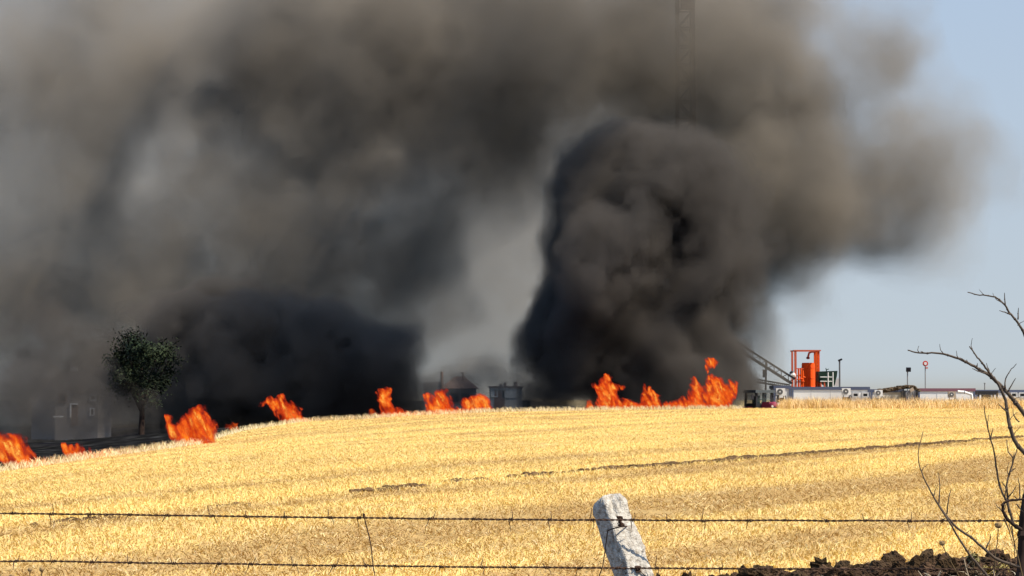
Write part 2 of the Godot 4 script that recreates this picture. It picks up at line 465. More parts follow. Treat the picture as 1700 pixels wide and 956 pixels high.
# ---------------------------------------------------------------- fence
func build_fence():
	var concrete := StandardMaterial3D.new(); concrete.resource_name = "limewashed_concrete"; concrete.roughness = 0.95; concrete.metallic_specular = 0.2
	var t := NoiseTexture2D.new(); t.width = 512; t.height = 512; t.seamless = true
	var fn := FastNoiseLite.new(); fn.seed = 8; fn.frequency = 0.02; fn.fractal_octaves = 5; t.noise = fn
	var gr := Gradient.new(); gr.offsets = PackedFloat32Array([0.0, 0.33, 0.42, 0.55, 1.0]); gr.colors = PackedColorArray([L(0.17, 0.14, 0.11), L(0.30, 0.26, 0.21), L(0.42, 0.39, 0.335), L(0.53, 0.50, 0.44), L(0.62, 0.59, 0.53)])
	t.color_ramp = gr; concrete.albedo_texture = t
	var t2 := NoiseTexture2D.new(); t2.width = 512; t2.height = 512; t2.seamless = true
	var fn2 := FastNoiseLite.new(); fn2.seed = 9; fn2.frequency = 0.06; fn2.fractal_octaves = 5; t2.noise = fn2
	concrete.heightmap_enabled = true; concrete.heightmap_texture = t2; concrete.heightmap_scale = 0.45
	concrete.uv1_triplanar = true; concrete.uv1_scale = Vector3(6, 5, 6)
	var top := P(1006, 824, 6.5); var low := P(1052, 956, 6.42)
	var axis := (top - low).normalized()
	var foot := top - axis * ((top.y - 0.36) / axis.y)
	var post := thing("fence_post", "leaning whitewashed square concrete fence post with a broken rounded top", "fence post", foot)
	# square in section, turned 32 degrees; the edges worn, the top broken round
	var fx := Vector3(sin(deg_to_rad(29)), 0, cos(deg_to_rad(29))); fx = (fx - axis * fx.dot(axis)).normalized()
	var fz := fx.cross(axis).normalized()
	var len := (top - foot).length()
	var rows := 90; var seg := 64
	var pr := []
	for j in rows + 7:
		var s := minf(float(j) / rows, 1.0) * (len - 0.045)
		var shrink := 1.0
		if j > rows:
			var k := float(j - rows) / 6.0
			s += 0.045 * sin(k * PI * 0.5); shrink = maxf(0.02, cos(k * PI * 0.5) ** 0.45)
		elif j > rows - 5: shrink = 1.0 - 0.012 * (j - rows + 5)
		var row := []
		for i in seg:
			var a := TAU * i / seg
			var c := cos(a); var sn := sin(a)
			var k := 1.0 / pow(pow(absf(c), 16.0) + pow(absf(sn), 16.0), 1.0 / 16.0)
			var o := fx * c * k * 0.040 + fz * sn * k * 0.040
			var p := axis * s + o * shrink
			var rough := 0.0035 if (c > 0.2) else 0.0012
			p += (o.normalized()) * (rough * 1.6 * nz.get_noise_3dv(p * 26.0) + rough * 1.2 * nz.get_noise_3dv(p * 70.0)) * clampf(shrink * 2.0, 0, 1)
			if c > 0.1: p -= o.normalized() * 0.014 * smoothstep(0.12, 0.4, nz.get_noise_3dv(p * Vector3(20, 9, 20) + Vector3(2, 5, 1)))
			row.append(p)
		pr.append(row)
	var vs := PackedVector3Array(); var ix := PackedInt32Array()
	for row: Array in pr: for p: Vector3 in row: vs.append(p)
	for j in pr.size() - 1:
		for i in seg:
			var a := j * seg + i; var b := j * seg + (i + 1) % seg
			ix.append_array([a, a + seg, b, b, a + seg, b + seg])
	var st := SurfaceTool.new(); var ar := []; ar.resize(Mesh.ARRAY_MAX); ar[Mesh.ARRAY_VERTEX] = vs; ar[Mesh.ARRAY_INDEX] = ix
	st.create_from_arrays(ar); st.generate_normals()
	put("shaft", st.commit(), concrete, post)

	var rust := mat("rusted_wire", L(0.075, 0.042, 0.028), 0.85, 0.1)
	var barbs := []
	for k in 4:
		var r := RandomNumberGenerator.new(); r.seed = 60 + k
		var coil := []
		for i in 15: coil.append(Vector3(-0.005 + 0.010 * i / 14.0, 0.0042 * cos(i * 0.9), 0.0042 * sin(i * 0.9)))
		tube(coil, 0.0013, 0.0013, 4)
		for e in 2:
			var from: Vector3 = coil[0 if e == 0 else -1]
			var a := r.randf_range(-1.2, 1.2) + (PI if e == 1 else 0.0)
			var to := from + Vector3(r.randf_range(-0.010, 0.012), cos(a) * r.randf_range(0.024, 0.036), sin(a) * 0.016)
			tube([from, (from + to) * 0.5 + Vector3(0.001, 0, 0), to], 0.0014, 0.0007, 4)
		barbs.append(take())
	for w in 2:
		var dep := 6.38
		var path := func(px: float) -> Vector3:
			var py := 0.0
			if w == 0: py = 851.0 + 11.0 * smoothstep(-400.0, 1100.0, px) + 2.0 * (px - 850.0) / 850.0 + 1.2 * nz.get_noise_1d(px * 0.006)
			else: py = 931.0 + 10.0 * smoothstep(-300.0, 1100.0, px) + 2.5 * (px - 850.0) / 850.0 + 1.2 * nz.get_noise_1d(px * 0.006 + 50)
			return P(px, py, dep)
		var wire := thing("barbed_wire", ["rusty upper strand of barbed wire crossing in front of the post", "rusty lower strand of barbed wire near the foot of the picture"][w], "barbed wire", path.call(1015.0), "strands of the wire fence")
		for h in 2:
			var pts := []
			var px := -330.0
			while px < 2050.0:
				var c: Vector3 = path.call(px)
				var a := px * 0.30 + PI * h
				pts.append(c + Vector3(0, cos(a), sin(a)) * 0.00165 - wire.position)
				px += 2.6
			tube(pts, 0.00155, 0.00155, 5)
			part("strand", rust, wire)
		var r := RandomNumberGenerator.new(); r.seed = 77 + w
		var px := -300.0
		while px < 2000.0:
			var c: Vector3 = path.call(px)
			var o := put("barb", barbs[r.randi() % 4], rust, wire)
			o.transform = Transform3D(Basis(Vector3.RIGHT, r.randf() * TAU).rotated(Vector3.UP, r.randf_range(-0.4, 0.4)), c - wire.position)
			px += r.randf_range(48, 76)
	# ties round the post
	var tie := thing("tie_wire", "dark wire tie knotted on the post under the upper strand", "wire tie", P(1029, 866, 6.38))
	var O := tie.position
	tube([P(1008, 880, 6.405) - O, P(1018, 876, 6.40) - O, P(1031, 873, 6.40) - O, P(1049, 872, 6.47) - O], 0.0019, 0.0019, 5); part("loop", rust, tie)
	var kn := []
	for i in 40: kn.append(P(1029 + 4.0 * sin(i * 1.7) + 3.0 * sin(i * 0.61), 864 + 8.0 * cos(i * 0.53), 6.392 + 0.006 * sin(i * 2.1)) - O)
	tube(kn, 0.0018, 0.0018, 5); part("knot", rust, tie)
	tube([P(1008, 880, 6.405) - O, P(1004, 910, 6.41) - O, P(1000, 938, 6.41) - O, P(992, 960, 6.42) - O], 0.0017, 0.0015, 5); part("loose_end", rust, tie)
	tie = thing("tie_wire", "dark wire tie knotted on the post at the lower strand", "wire tie", P(1058, 943, 6.37)); O = tie.position
	tube([P(1037, 950, 6.40) - O, P(1047, 947, 6.385) - O, P(1060, 945, 6.39) - O, P(1076, 946, 6.45) - O], 0.0019, 0.0019, 5); part("loop", rust, tie)
	kn = []
	for i in 30: kn.append(P(1058 + 5.0 * sin(i * 1.7), 943 + 5.0 * cos(i * 0.73), 6.376 + 0.005 * sin(i * 2.1)) - O)
	tube(kn, 0.0018, 0.0018, 5); part("knot", rust, tie)
	tube([P(1058, 944, 6.385) - O, P(1068, 952, 6.385) - O, P(1078, 960, 6.385) - O], 0.0014, 0.0008, 5); part("loose_end", rust, tie)
	# the stay that joins the two strands
	var s0 := P(605, 855, 6.375)
	var stay := []
	for k in [[605, 853], [608, 868], [613, 886], [617, 905], [619, 925], [621, 942], [625, 962]]: stay.append(P(k[0], k[1], 6.375) - s0)
	var sy := thing("wire_stay", "thin bent upright wire joining the two barbed strands", "wire", s0)
	tube(stay, 0.0018, 0.0016, 5); part("stay_wire", rust, sy)
	var kk := []
	for i in 18: kk.append(Vector3(0.003 * cos(i * 1.3), -0.002 + 0.0007 * i - 0.004, 0.004 * sin(i * 1.3)))
	tube(kk, 0.0014, 0.0014, 4); part("wrap", rust, sy)

# ---------------------------------------------------------------- bare shrub at the right edge
func twig(parent: Node, called: String, pts: Array, dep: float, r0: float, r1: float, material: Material):
	var out := []
	var n := pts.size()
	for i in n - 1:
		for k in 4:
			var t := k / 4.0
			var a: Array = pts[maxi(i - 1, 0)]; var b: Array = pts[i]; var c: Array = pts[i + 1]; var d: Array = pts[mini(i + 2, n - 1)]
			var q := Vector2(b[0], b[1]).cubic_interpolate(Vector2(c[0], c[1]), Vector2(a[0], a[1]), Vector2(d[0], d[1]), t)
			out.append(q)
	out.append(Vector2(pts[-1][0], pts[-1][1]))
	var p3 := []
	for i in out.size():
		var q: Vector2 = out[i]
		var wob := 0.012 * nz.get_noise_1d(i * 0.35 + dep * 40.0)
		p3.append(P(q.x + 1.1 * nz.get_noise_1d(i * 0.9 + r0 * 900.0), q.y + 1.1 * nz.get_noise_1d(i * 0.9 + 60.0), dep + wob) - (parent as Node3D).position)
	tube(p3, r0, r1, 6)
	for i in range(2, p3.size() - 2, 5):
		var rr := lerpf(r0, r1, float(i) / p3.size())
		lump(p3[i], Vector3.ONE * rr * 1.35, 0.4, float(i), 6, 4)
	part(called, material, parent)

func build_shrub():
	var bark := mat("dark_bark", L(0.035, 0.022, 0.017), 0.9)
	var grey := mat("grey_twig", L(0.10, 0.075, 0.055), 0.9)
	var D := 6.2
	var s := thing("bare_shrub", "leafless dark shrub with a thick trunk and crooked branches at the field edge", "shrub", Vector3((1700 - 850.0) / F * D, 0.38, -D))
	var k := D / F
	twig(s, "trunk", [[1692, 1300], [1690, 1150], [1692, 1040], [1691, 956], [1693, 900], [1696, 850], [1706, 800], [1720, 745]], D, 9.5 * k, 5.0 * k, bark)
	twig(s, "branch", [[1745, 800], [1722, 730], [1700, 689], [1685, 669], [1668, 648], [1653, 633], [1637, 620], [1621, 611], [1603, 601], [1579, 591], [1553, 586], [1526, 586], [1507, 581]], D + 0.05, 4.2 * k, 1.0 * k, grey)
	twig(s, "branch", [[1720, 790], [1702, 755], [1685, 736], [1675, 709], [1671, 684], [1666, 658], [1653, 633], [1641, 618], [1630, 603], [1620, 590], [1609, 575]], D - 0.04, 4.0 * k, 0.9 * k, grey)
	twig(s, "branch", [[1740, 700], [1718, 610], [1706, 570], [1697, 548], [1688, 533], [1676, 519], [1669, 507], [1656, 495], [1641, 491], [1623, 489], [1607, 485]], D + 0.12, 2.6 * k, 0.8 * k, grey)
	twig(s, "branch", [[1692, 878], [1675, 866], [1664, 852], [1662, 838], [1672, 830], [1700, 827], [1722, 815]], D - 0.06, 3.2 * k, 1.4 * k, bark)
	twig(s, "branch", [[1680, 872], [1669, 832], [1665, 825], [1657, 805], [1652, 779], [1649, 752], [1642, 726], [1636, 700], [1632, 673]], D - 0.02, 2.2 * k, 0.7 * k, grey)
	twig(s, "branch", [[1672, 850], [1669, 805], [1675, 782], [1680, 762], [1672, 749], [1669, 729]], D + 0.03, 1.8 * k, 0.7 * k, grey)
	twig(s, "branch", [[1690, 940], [1652, 927], [1632, 911], [1609, 891], [1586, 875], [1571, 858], [1556, 838], [1543, 815], [1531, 792], [1525, 772], [1523, 749], [1531, 716]], D - 0.1, 2.6 * k, 0.5 * k, grey)
	twig(s, "branch", [[1642, 962], [1616, 931], [1596, 904], [1571, 862], [1555, 838]], D - 0.14, 2.2 * k, 1.2 * k, grey)
	for q in [[[1668, 646], [1668, 631], [1676, 616], [1687, 604]], [[1672, 650], [1679, 638], [1685, 628]], [[1669, 507], [1668, 486]], [[1678, 522], [1668, 518], [1659, 516]], [[1690, 530], [1691, 511]], [[1642, 729], [1647, 711]],
		[[1680, 762], [1685, 750], [1688, 739]], [[1669, 812], [1665, 805], [1660, 799]], [[1669, 826], [1679, 815], [1685, 805]], [[1690, 827], [1690, 805], [1687, 792]], [[1665, 851], [1656, 843], [1649, 835]], [[1685, 836], [1692, 845], [1700, 852]],
		[[1556, 836], [1558, 806], [1556, 785]], [[1569, 852], [1572, 830], [1576, 812]], [[1653, 633], [1645, 625], [1640, 612], [1637, 603]], [[1637, 620], [1626, 617], [1613, 612]], [[1600, 598], [1594, 594]], [[1621, 611], [1622, 603]], [[1671, 684], [1660, 674], [1656, 670]],
		[[1690, 700], [1682, 690], [1680, 678]], [[1676, 872], [1680, 900], [1681, 932]], [[1665, 825], [1668, 806]], [[1534, 586], [1528, 583]], [[1664, 860], [1672, 880], [1678, 905]], [[1675, 782], [1684, 776]], [[1596, 904], [1590, 893]], [[1632, 911], [1640, 895], [1641, 885]]]:
		twig(s, "twig", q, D + rng.randf_range(-0.1, 0.08), 1.3 * k, 0.45 * k, grey)
	for q in [[1526, 586], [1566, 587], [1590, 595], [1612, 607], [1645, 626], [1660, 640], [1682, 665], [1615, 583], [1636, 611], [1673, 700], [1680, 725], [1690, 540], [1664, 502], [1634, 490], [1660, 815], [1650, 765], [1639, 712], [1600, 884], [1620, 902], [1640, 918], [1548, 824], [1528, 782], [1606, 918], [1672, 790], [1678, 770], [1664, 846], [1686, 828]]:
		var a := rng.randf_range(-2.6, -0.4); var l := rng.randf_range(9.0, 24.0)
		twig(s, "twig", [q, [q[0] + cos(a) * l * 0.5 + rng.randf_range(-2, 2), q[1] + sin(a) * l * 0.5], [q[0] + cos(a + 0.2) * l, q[1] + sin(a + 0.2) * l]], D + rng.randf_range(-0.03, 0.05), 0.8 * k, 0.3 * k, grey)

func build_weeds():
	var stem := mat("dry_stem", L(0.16, 0.11, 0.055), 0.9); var pale := mat("pale_stem", L(0.52, 0.42, 0.28), 0.9)
	var head := mat("seed_head", L(0.30, 0.20, 0.09), 0.95); var leaf := mat("dull_leaf", L(0.17, 0.15, 0.06), 0.9)
	var D := 6.3; var k := D / F
	var list := [
		["dry round thistle head on a thin stem beside the dark trunk", [[1645, 1000], [1649, 917], [1653, 895], [1654, 874]], 6.2, 0.05],
		["dry round thistle head on a slanting stem above the dirt ridge", [[1600, 1000], [1588, 954], [1572, 925], [1561, 903]], 5.0, 0.0],
		["lowest of three dry thistle heads at the lower wire", [[22, 1020], [22, 985], [23, 957]], 4.0, 0.1],
		["middle of three dry thistle heads hanging under the lower wire", [[54, 1020], [54, 975], [53.5, 946]], 4.0, 0.12],
		["rightmost of three dry thistle heads under the lower wire", [[73, 1020], [74, 975], [73, 946]], 4.4, 0.14]]
	for q: Array in list:
		var pts: Array = q[1]; var dep: float = D + q[3]
		var foot := P(pts[0][0], pts[0][1], dep); foot.y = 0.38
		var t := thing("dry_thistle", q[0], "thistle", foot, "dry thistles by the fence")
		var pp := [Vector3.ZERO]
		for a: Array in pts: pp.append(P(a[0], a[1], dep) - foot)
		tube(pp, 1.1 * k, 0.8 * k, 5); part("stem", stem, t)
		var c: Vector3 = pp[-1]
		lump(c + Vector3(0, q[2] * k * 0.5, 0), Vector3(1, 0.85, 1) * q[2] * k, 0.25, 4.0, 10, 7); part("seed_head", head, t)
		for i in 16:
			var o := Vector3(rng.randf_range(-1, 1), rng.randf_range(-0.3, 1), rng.randf_range(-1, 1)).normalized()
			tube([c + o * q[2] * k * 0.7 + Vector3(0, q[2] * k * 0.5, 0), c + o * q[2] * k * 1.5 + Vector3(0, q[2] * k * 0.5, 0)], 0.35 * k, 0.1 * k, 3)
		part("bract", head, t)
	list = [["pale broken stalk leaning on the dirt ridge", [[1612, 985], [1604, 954], [1600, 940], [1597, 926]], true], ["tall thin stalk rising past the upper wire near the trunk", [[1700, 985], [1688, 930], [1680, 898], [1672, 868]], false], ["short pale stalk lying at the foot of the ridge", [[1540, 985], [1530, 958], [1521, 946]], true], ["pale forked stalk between the two slanting branches", [[1655, 985], [1648, 958], [1645, 944]], true]]
	for q: Array in list:
		var foot := P(q[1][0][0], q[1][0][1], 6.1); foot.y = 0.38
		var t := thing("dry_stalk", q[0], "stalk", foot, "dry stalks before the ridge")
		var pp := [Vector3.ZERO]
		for a: Array in q[1]: pp.append(P(a[0], a[1], 6.1) - foot)
		tube(pp, 1.4 * k, 0.7 * k, 5); part("stem", pale if q[2] else stem, t)
		tube([pp[-2], pp[-2] + Vector3(7 * k, 10 * k, 0.01)], 0.8 * k, 0.4 * k, 4); part("side_shoot", pale if q[2] else stem, t)
	for q in [["small dull green leafy weed on top of the dirt ridge", 1612, 917, 11.0], ["low yellowish round weed at the foot of the ridge beside the trunk", 1636, 940, 12.0], ["flat pale weed between the yellowish weed and the trunk", 1661, 938, 13.0]]:
		var foot := P(q[1], q[2] + 14.0, 15.2)
		var t := thing("ridge_weed", q[0], "weed", foot, "weeds on the dirt ridge")
		var sz: float = q[3] / F * 15.2
		for i in 90:
			var o := Vector3(rng.randf_range(-1, 1), rng.randf_range(-0.2, 1.2), rng.randf_range(-1, 1)).normalized() * sz * rng.randf_range(0.4, 1.1) + Vector3(0, sz * 0.5, 0)
			var a := Vector3(rng.randf_range(-1, 1), rng.randf_range(-1, 1), rng.randf_range(-1, 1)).normalized() * 0.016; var b := a.cross(Vector3.UP).normalized() * 0.007
			var nn := (o + Vector3.UP * sz).normalized()
			tri(o - a, o + b, o + a, nn, nn, nn); tri(o - a, o - b, o + a, nn, nn, nn)
		var lv := part("leaves", leaf if q[1] == 1612 else mat("yellow_leaf", L(0.34, 0.27, 0.09), 0.9), t); lv.set_meta("kind", "stuff")
		for i in 5: tube([Vector3(0, -0.05, 0), Vector3(rng.randf_range(-1, 1) * sz * 0.7, sz * rng.randf_range(0.6, 1.2), rng.randf_range(-1, 1) * sz * 0.5)], 0.004, 0.002, 4)
		part("stem", stem, t)

# ---------------------------------------------------------------- mast
func build_mast():
	var steel := mat("mast_paint", L(0.06, 0.035, 0.033), 0.8, 0.1)
	var d := 150.5
	var base := P(1139, 700, d); base.y = H(base.x, d)
	var top := P(1139, -60, d).y - base.y
	var t := thing("lattice_mast", "tall dark red lattice mast half hidden in the smoke", "mast", base)
	var w0 := 0.60; var w1 := 0.50
	for s in [[-1, -1], [1, -1], [1, 1], [-1, 1]]:
		bar(Vector3(s[0] * w0, 0, s[1] * w0), Vector3(s[0] * w1, top, s[1] * w1), 0.2); part("leg", steel, t)
	var y := 0.0
	var flip := false
	while y < top - 1.2:
		var a := lerpf(w0, w1, y / top); var b := lerpf(w0, w1, (y + 1.2) / top)
		for s in [[Vector3(-1, 0, 1), Vector3(1, 0, 1)], [Vector3(-1, 0, -1), Vector3(1, 0, -1)], [Vector3(1, 0, -1), Vector3(1, 0, 1)], [Vector3(-1, 0, -1), Vector3(-1, 0, 1)]]:
			var p0: Vector3 = s[0] * a + Vector3(0, y, 0); var p1: Vector3 = s[1] * b + Vector3(0, y + 1.2, 0)
			if flip: p0 = s[1] * a + Vector3(0, y, 0); p1 = s[0] * b + Vector3(0, y + 1.2, 0)
			bar(p0, p1, 0.10); bar(s[0] * a + Vector3(0, y, 0), s[1] * a + Vector3(0, y, 0), 0.10)
		flip = not flip; y += 1.2
	part("lattice", steel, t).set_meta("kind", "stuff")
	box(Vector3(0.1, top * 0.925, 0.95), Vector3(0.9, 1.4, 0.2)); part("antenna", steel, t)
	tube([Vector3(0.35, 0, 0.6), Vector3(0.3, top, 0.45)], 0.06, 0.06, 5); part("cable_run", steel, t)
	box(Vector3(0.1, 1.5, 2.2), Vector3(2.2, 2.4, 1.6)); part("equipment_box", mat("grey_metal", L(0.3, 0.3, 0.3), 0.6), t)

# ---------------------------------------------------------------- houses and trees behind the smoke
func window(o: Node3D, at: Vector3, w: float, h: float, frame: Material, pane: Material):
	var f := Node3D
	for s in [-1, 1]:
		box(at + Vector3(s * (w * 0.5 - 0.04), 0, 0.02), Vector3(0.08, h, 0.10)); box(at + Vector3(0, s * (h * 0.5 - 0.04), 0.018), Vector3(w - 0.16, 0.08, 0.10))
	var wf := part("window", frame, o)
	box(at + Vector3(0, 0, 0.0), Vector3(w - 0.16, h - 0.16, 0.05)); part("pane", pane, wf)

func build_houses():
	var wall := mat("dull_plaster", L(0.24, 0.22, 0.21), 0.95); var pale := mat("pale_plaster", L(0.50, 0.48, 0.44), 0.95); var dark := mat("dark_roof", L(0.16, 0.10, 0.08), 0.9)
	var glass := mat("dark_glass", L(0.03, 0.035, 0.04), 0.15); var white := mat("white_paint", L(0.78, 0.77, 0.75), 0.6)
	var d := 180.0; var s := d / F
	var base := P(120, 700, d); base.y = H(base.x, d) - 0.1
	var roof := P(0, 621, d).y - base.y
	var h := thing("flat_roof_house", "dim two storey flat roofed house seen through smoke beside a round tree", "house", base)
	box(Vector3(20 * s, roof * 0.5, 0), Vector3(70 * s, roof, 6.0)); part("wall", wall, h)
	box(Vector3(-36.5 * s, roof * 0.5 - 0.1, -0.6), Vector3(43 * s, roof - 0.25, 5.0)); part("side_wing", wall, h)
	box(Vector3(20 * s, roof + 0.11, 0), Vector3(74 * s, 0.22, 6.4)); part("roof", wall, h)
	box(Vector3(-28 * s, roof + 0.08, 1.6), Vector3(22 * s, 0.34, 0.2)); part("parapet", white, h)
	box(Vector3(7 * s, roof + 0.42, 0.8), Vector3(11 * s, 0.44, 0.6)); part("roof_tank", white, h)
	tube([Vector3(-1.0 * s, roof + 0.2, 0.8), Vector3(-1.0 * s, roof + 0.7, 0.8)], 0.05, 0.04, 5); part("antenna", dark, h)
	var gy := P(0, 682, d).y - base.y
	box(Vector3(11 * s, gy - 0.0, 3.06), Vector3(0.10, 1.0, 0.1)); box(Vector3(16 * s, gy + 0.55, 3.06), Vector3(0.6, 0.10, 0.1)); part("door_frame", white, h)
	box(Vector3(17 * s, gy - 0.3, 3.02), Vector3(0.52, 1.58, 0.06)); part("door", dark, h)
	window(h, Vector3(47 * s, P(0, 660, d).y - base.y, 3.02), 0.5, 0.5, white, glass); window(h, Vector3(46 * s, P(0, 683, d).y - base.y, 3.02), 0.35, 0.6, white, glass)
	window(h, Vector3(-3 * s, P(0, 660, d).y - base.y, 3.02), 0.6, 0.7, dark, glass); window(h, Vector3(22 * s, P(0, 645, d).y - base.y, 3.02), 0.7, 0.7, dark, glass)
	box(Vector3(-7 * s, P(0, 690.5, d).y - base.y, 3.6), Vector3(16 * s, 0.12, 0.08)); part("rail", white, h)
	# gabled house
	d = 205.0; s = d / F
	base = P(768, 690, d); base.y = H(base.x, d) - 0.1
	var Y := func(py: float) -> float: return P(0, py, d).y - base.y
	h = thing("gabled_house", "dark house with a pitched roof and two thin flues in grey smoke", "house", base)
	var ev: float = Y.call(643)
	box(Vector3(-4 * s, ev * 0.5, 0), Vector3(52 * s, ev, 5.0)); part("wall", wall, h)
	var ap: float = Y.call(625)
	for g in [-1, 1]:
		var a := Vector3(-34 * s, ev - 0.1, 2.9 * g); var b := Vector3(26 * s, ev - 0.1, 2.9 * g); var c := Vector3(4 * s, ap, 0); var e := Vector3(-14 * s, ap, 0)
		quad(a, b, c, e, Vector3(0, 1, g))
	quad(Vector3(26 * s, ev - 0.1, 2.9), Vector3(26 * s, ev - 0.1, -2.9), Vector3(4 * s, ap, 0), Vector3(4 * s, ap, 0), Vector3(1, 1, 0))
	quad(Vector3(-34 * s, ev - 0.1, 2.9), Vector3(-34 * s, ev - 0.1, -2.9), Vector3(-14 * s, ap, 0), Vector3(-14 * s, ap, 0), Vector3(-1, 1, 0))
	quad(Vector3(-34 * s, ev - 0.11, 2.9), Vector3(26 * s, ev - 0.11, 2.9), Vector3(26 * s, ev - 0.11, -2.9), Vector3(-34 * s, ev - 0.11, -2.9), Vector3(0, -1, 0))
	part("roof", dark, h)
	tube([Vector3(-34 * s, ev * 0.6, 1), Vector3(-34 * s, Y.call(617), 1)], 0.12, 0.12, 6); part("flue", dark, h)
	tube([Vector3(1 * s, ev, 1), Vector3(1 * s, Y.call(619), 1)], 0.08, 0.08, 6); disc(Vector3(1 * s, Y.call(619), 1), Vector3.UP, 0.2, 0.1, 8); part("flue", dark, h)
	box(Vector3(-47 * s, Y.call(634) * 0.5, -1), Vector3(32 * s, Y.call(634), 4.0)); part("side_wing", wall, h)
	window(h, Vector3(-12 * s, Y.call(660), 2.52), 0.8, 0.9, dark, glass); window(h, Vector3(6 * s, Y.call(660), 2.52), 0.8, 0.9, dark, glass)
	# flat house with tanks
	base = P(838, 690, d); base.y = H(base.x, d) - 0.1
	h = thing("pale_house", "pale low house with dark tanks on its flat roof behind the flames", "house", base)
	ev = Y.call(644)
	box(Vector3(2 * s, ev * 0.5, 0), Vector3(54 * s, ev, 5.0)); part("wall", mat("smoky_plaster", L(0.38, 0.35, 0.31), 0.95), h)
	box(Vector3(2 * s, ev + 0.07, 0), Vector3(57 * s, 0.14, 5.3)); part("roof", dark, h)
	for q in [[-6, 5.5, 640], [0.5, 5.0, 637], [18, 6.5, 636]]:
		tube([Vector3(q[0] * s, ev + 0.14, 1), Vector3(q[0] * s, Y.call(q[2] - 2), 1)], q[1] * s * 0.55, q[1] * s * 0.5, 10); part("roof_tank", dark, h)
	box(Vector3(8 * s, Y.call(652), 2.53), Vector3(24 * s, 17 * s, 0.06)); part("wall_panel", pale, h)
	window(h, Vector3(-17 * s, Y.call(652), 2.52), 11 * s, 15 * s, pale, mat("pale_pane", L(0.4, 0.42, 0.43), 0.3))
	box(Vector3(-8.5 * s, Y.call(664), 2.53), Vector3(0.9, 1.7, 0.06)); part("door", dark, h)
	tree("round_tree", "broad round crowned dark tree in the smoke beside the flat roofed house", P(235, 700, 130), 66 / F * 130.0, P(0, 612, 130).y, 1)
	tree("small_tree", "small dark bushy tree right of the pale low house", P(874, 692, 190), 7.5 / F * 190.0, P(0, 670, 190).y, 3)

func tree(called: String, label: String, at: Vector3, r: float, mid: float, k: int):
	var bark := mat("dark_bark", L(0.035, 0.022, 0.017), 0.9); var leaf := mat("tree_leaf", Color.WHITE, 0.8, 0.0, true)
	at.y = H(at.x, -at.z)
	var t := thing(called, label, "tree", at)
	var c := mid - at.y
	var g := RandomNumberGenerator.new(); g.seed = 400 + k
	tube([Vector3.ZERO, Vector3(0.03 * r, c * 0.4, 0), Vector3(0, c, 0)], r * 0.09, r * 0.04, 8); part("trunk", bark, t)
	for i in 7:
		var a := TAU * i / 7.0
		tube([Vector3(0, c * 0.45, 0), Vector3(cos(a) * r * 0.3, c * 0.75, sin(a) * r * 0.3), Vector3(cos(a) * r * 0.7, c + r * 0.2, sin(a) * r * 0.7)], r * 0.04, r * 0.012, 5)
		part("limb", bark, t)
	var clumps := []
	for i in 64:
		var o := Vector3(g.randfn(), g.randfn(), g.randfn()).normalized() * g.randf_range(0.5, 0.9) * r
		clumps.append([o, r * g.randf_range(0.18, 0.32)])
	for i in 9000:
		var q: Array = clumps[g.randi() % clumps.size()]
		var o: Vector3 = q[0] + Vector3(g.randfn(), g.randfn() * 0.8, g.randfn()) * 0.5 * q[1] + Vector3(0, c, 0)
		var a := Vector3(g.randf_range(-1, 1), g.randf_range(-1, 1), g.randf_range(-1, 1)).normalized() * r * 0.045; var b := a.cross(Vector3(g.randf(), g.randf(), 0.3)).normalized() * r * 0.02
		var n := (a.cross(b).normalized() * 0.6 + (o - Vector3(0, c, 0)).normalized()).normalized()
		var v := g.randf_range(0.6, 1.3)
		col = Color(0.024 * v, 0.036 * v, 0.018 * v)
		tri(o - a, o + b, o + a, n, n, n); tri(o - a, o - b, o + a, n, n, n)
	part("crown", leaf, t).set_meta("kind", "stuff")

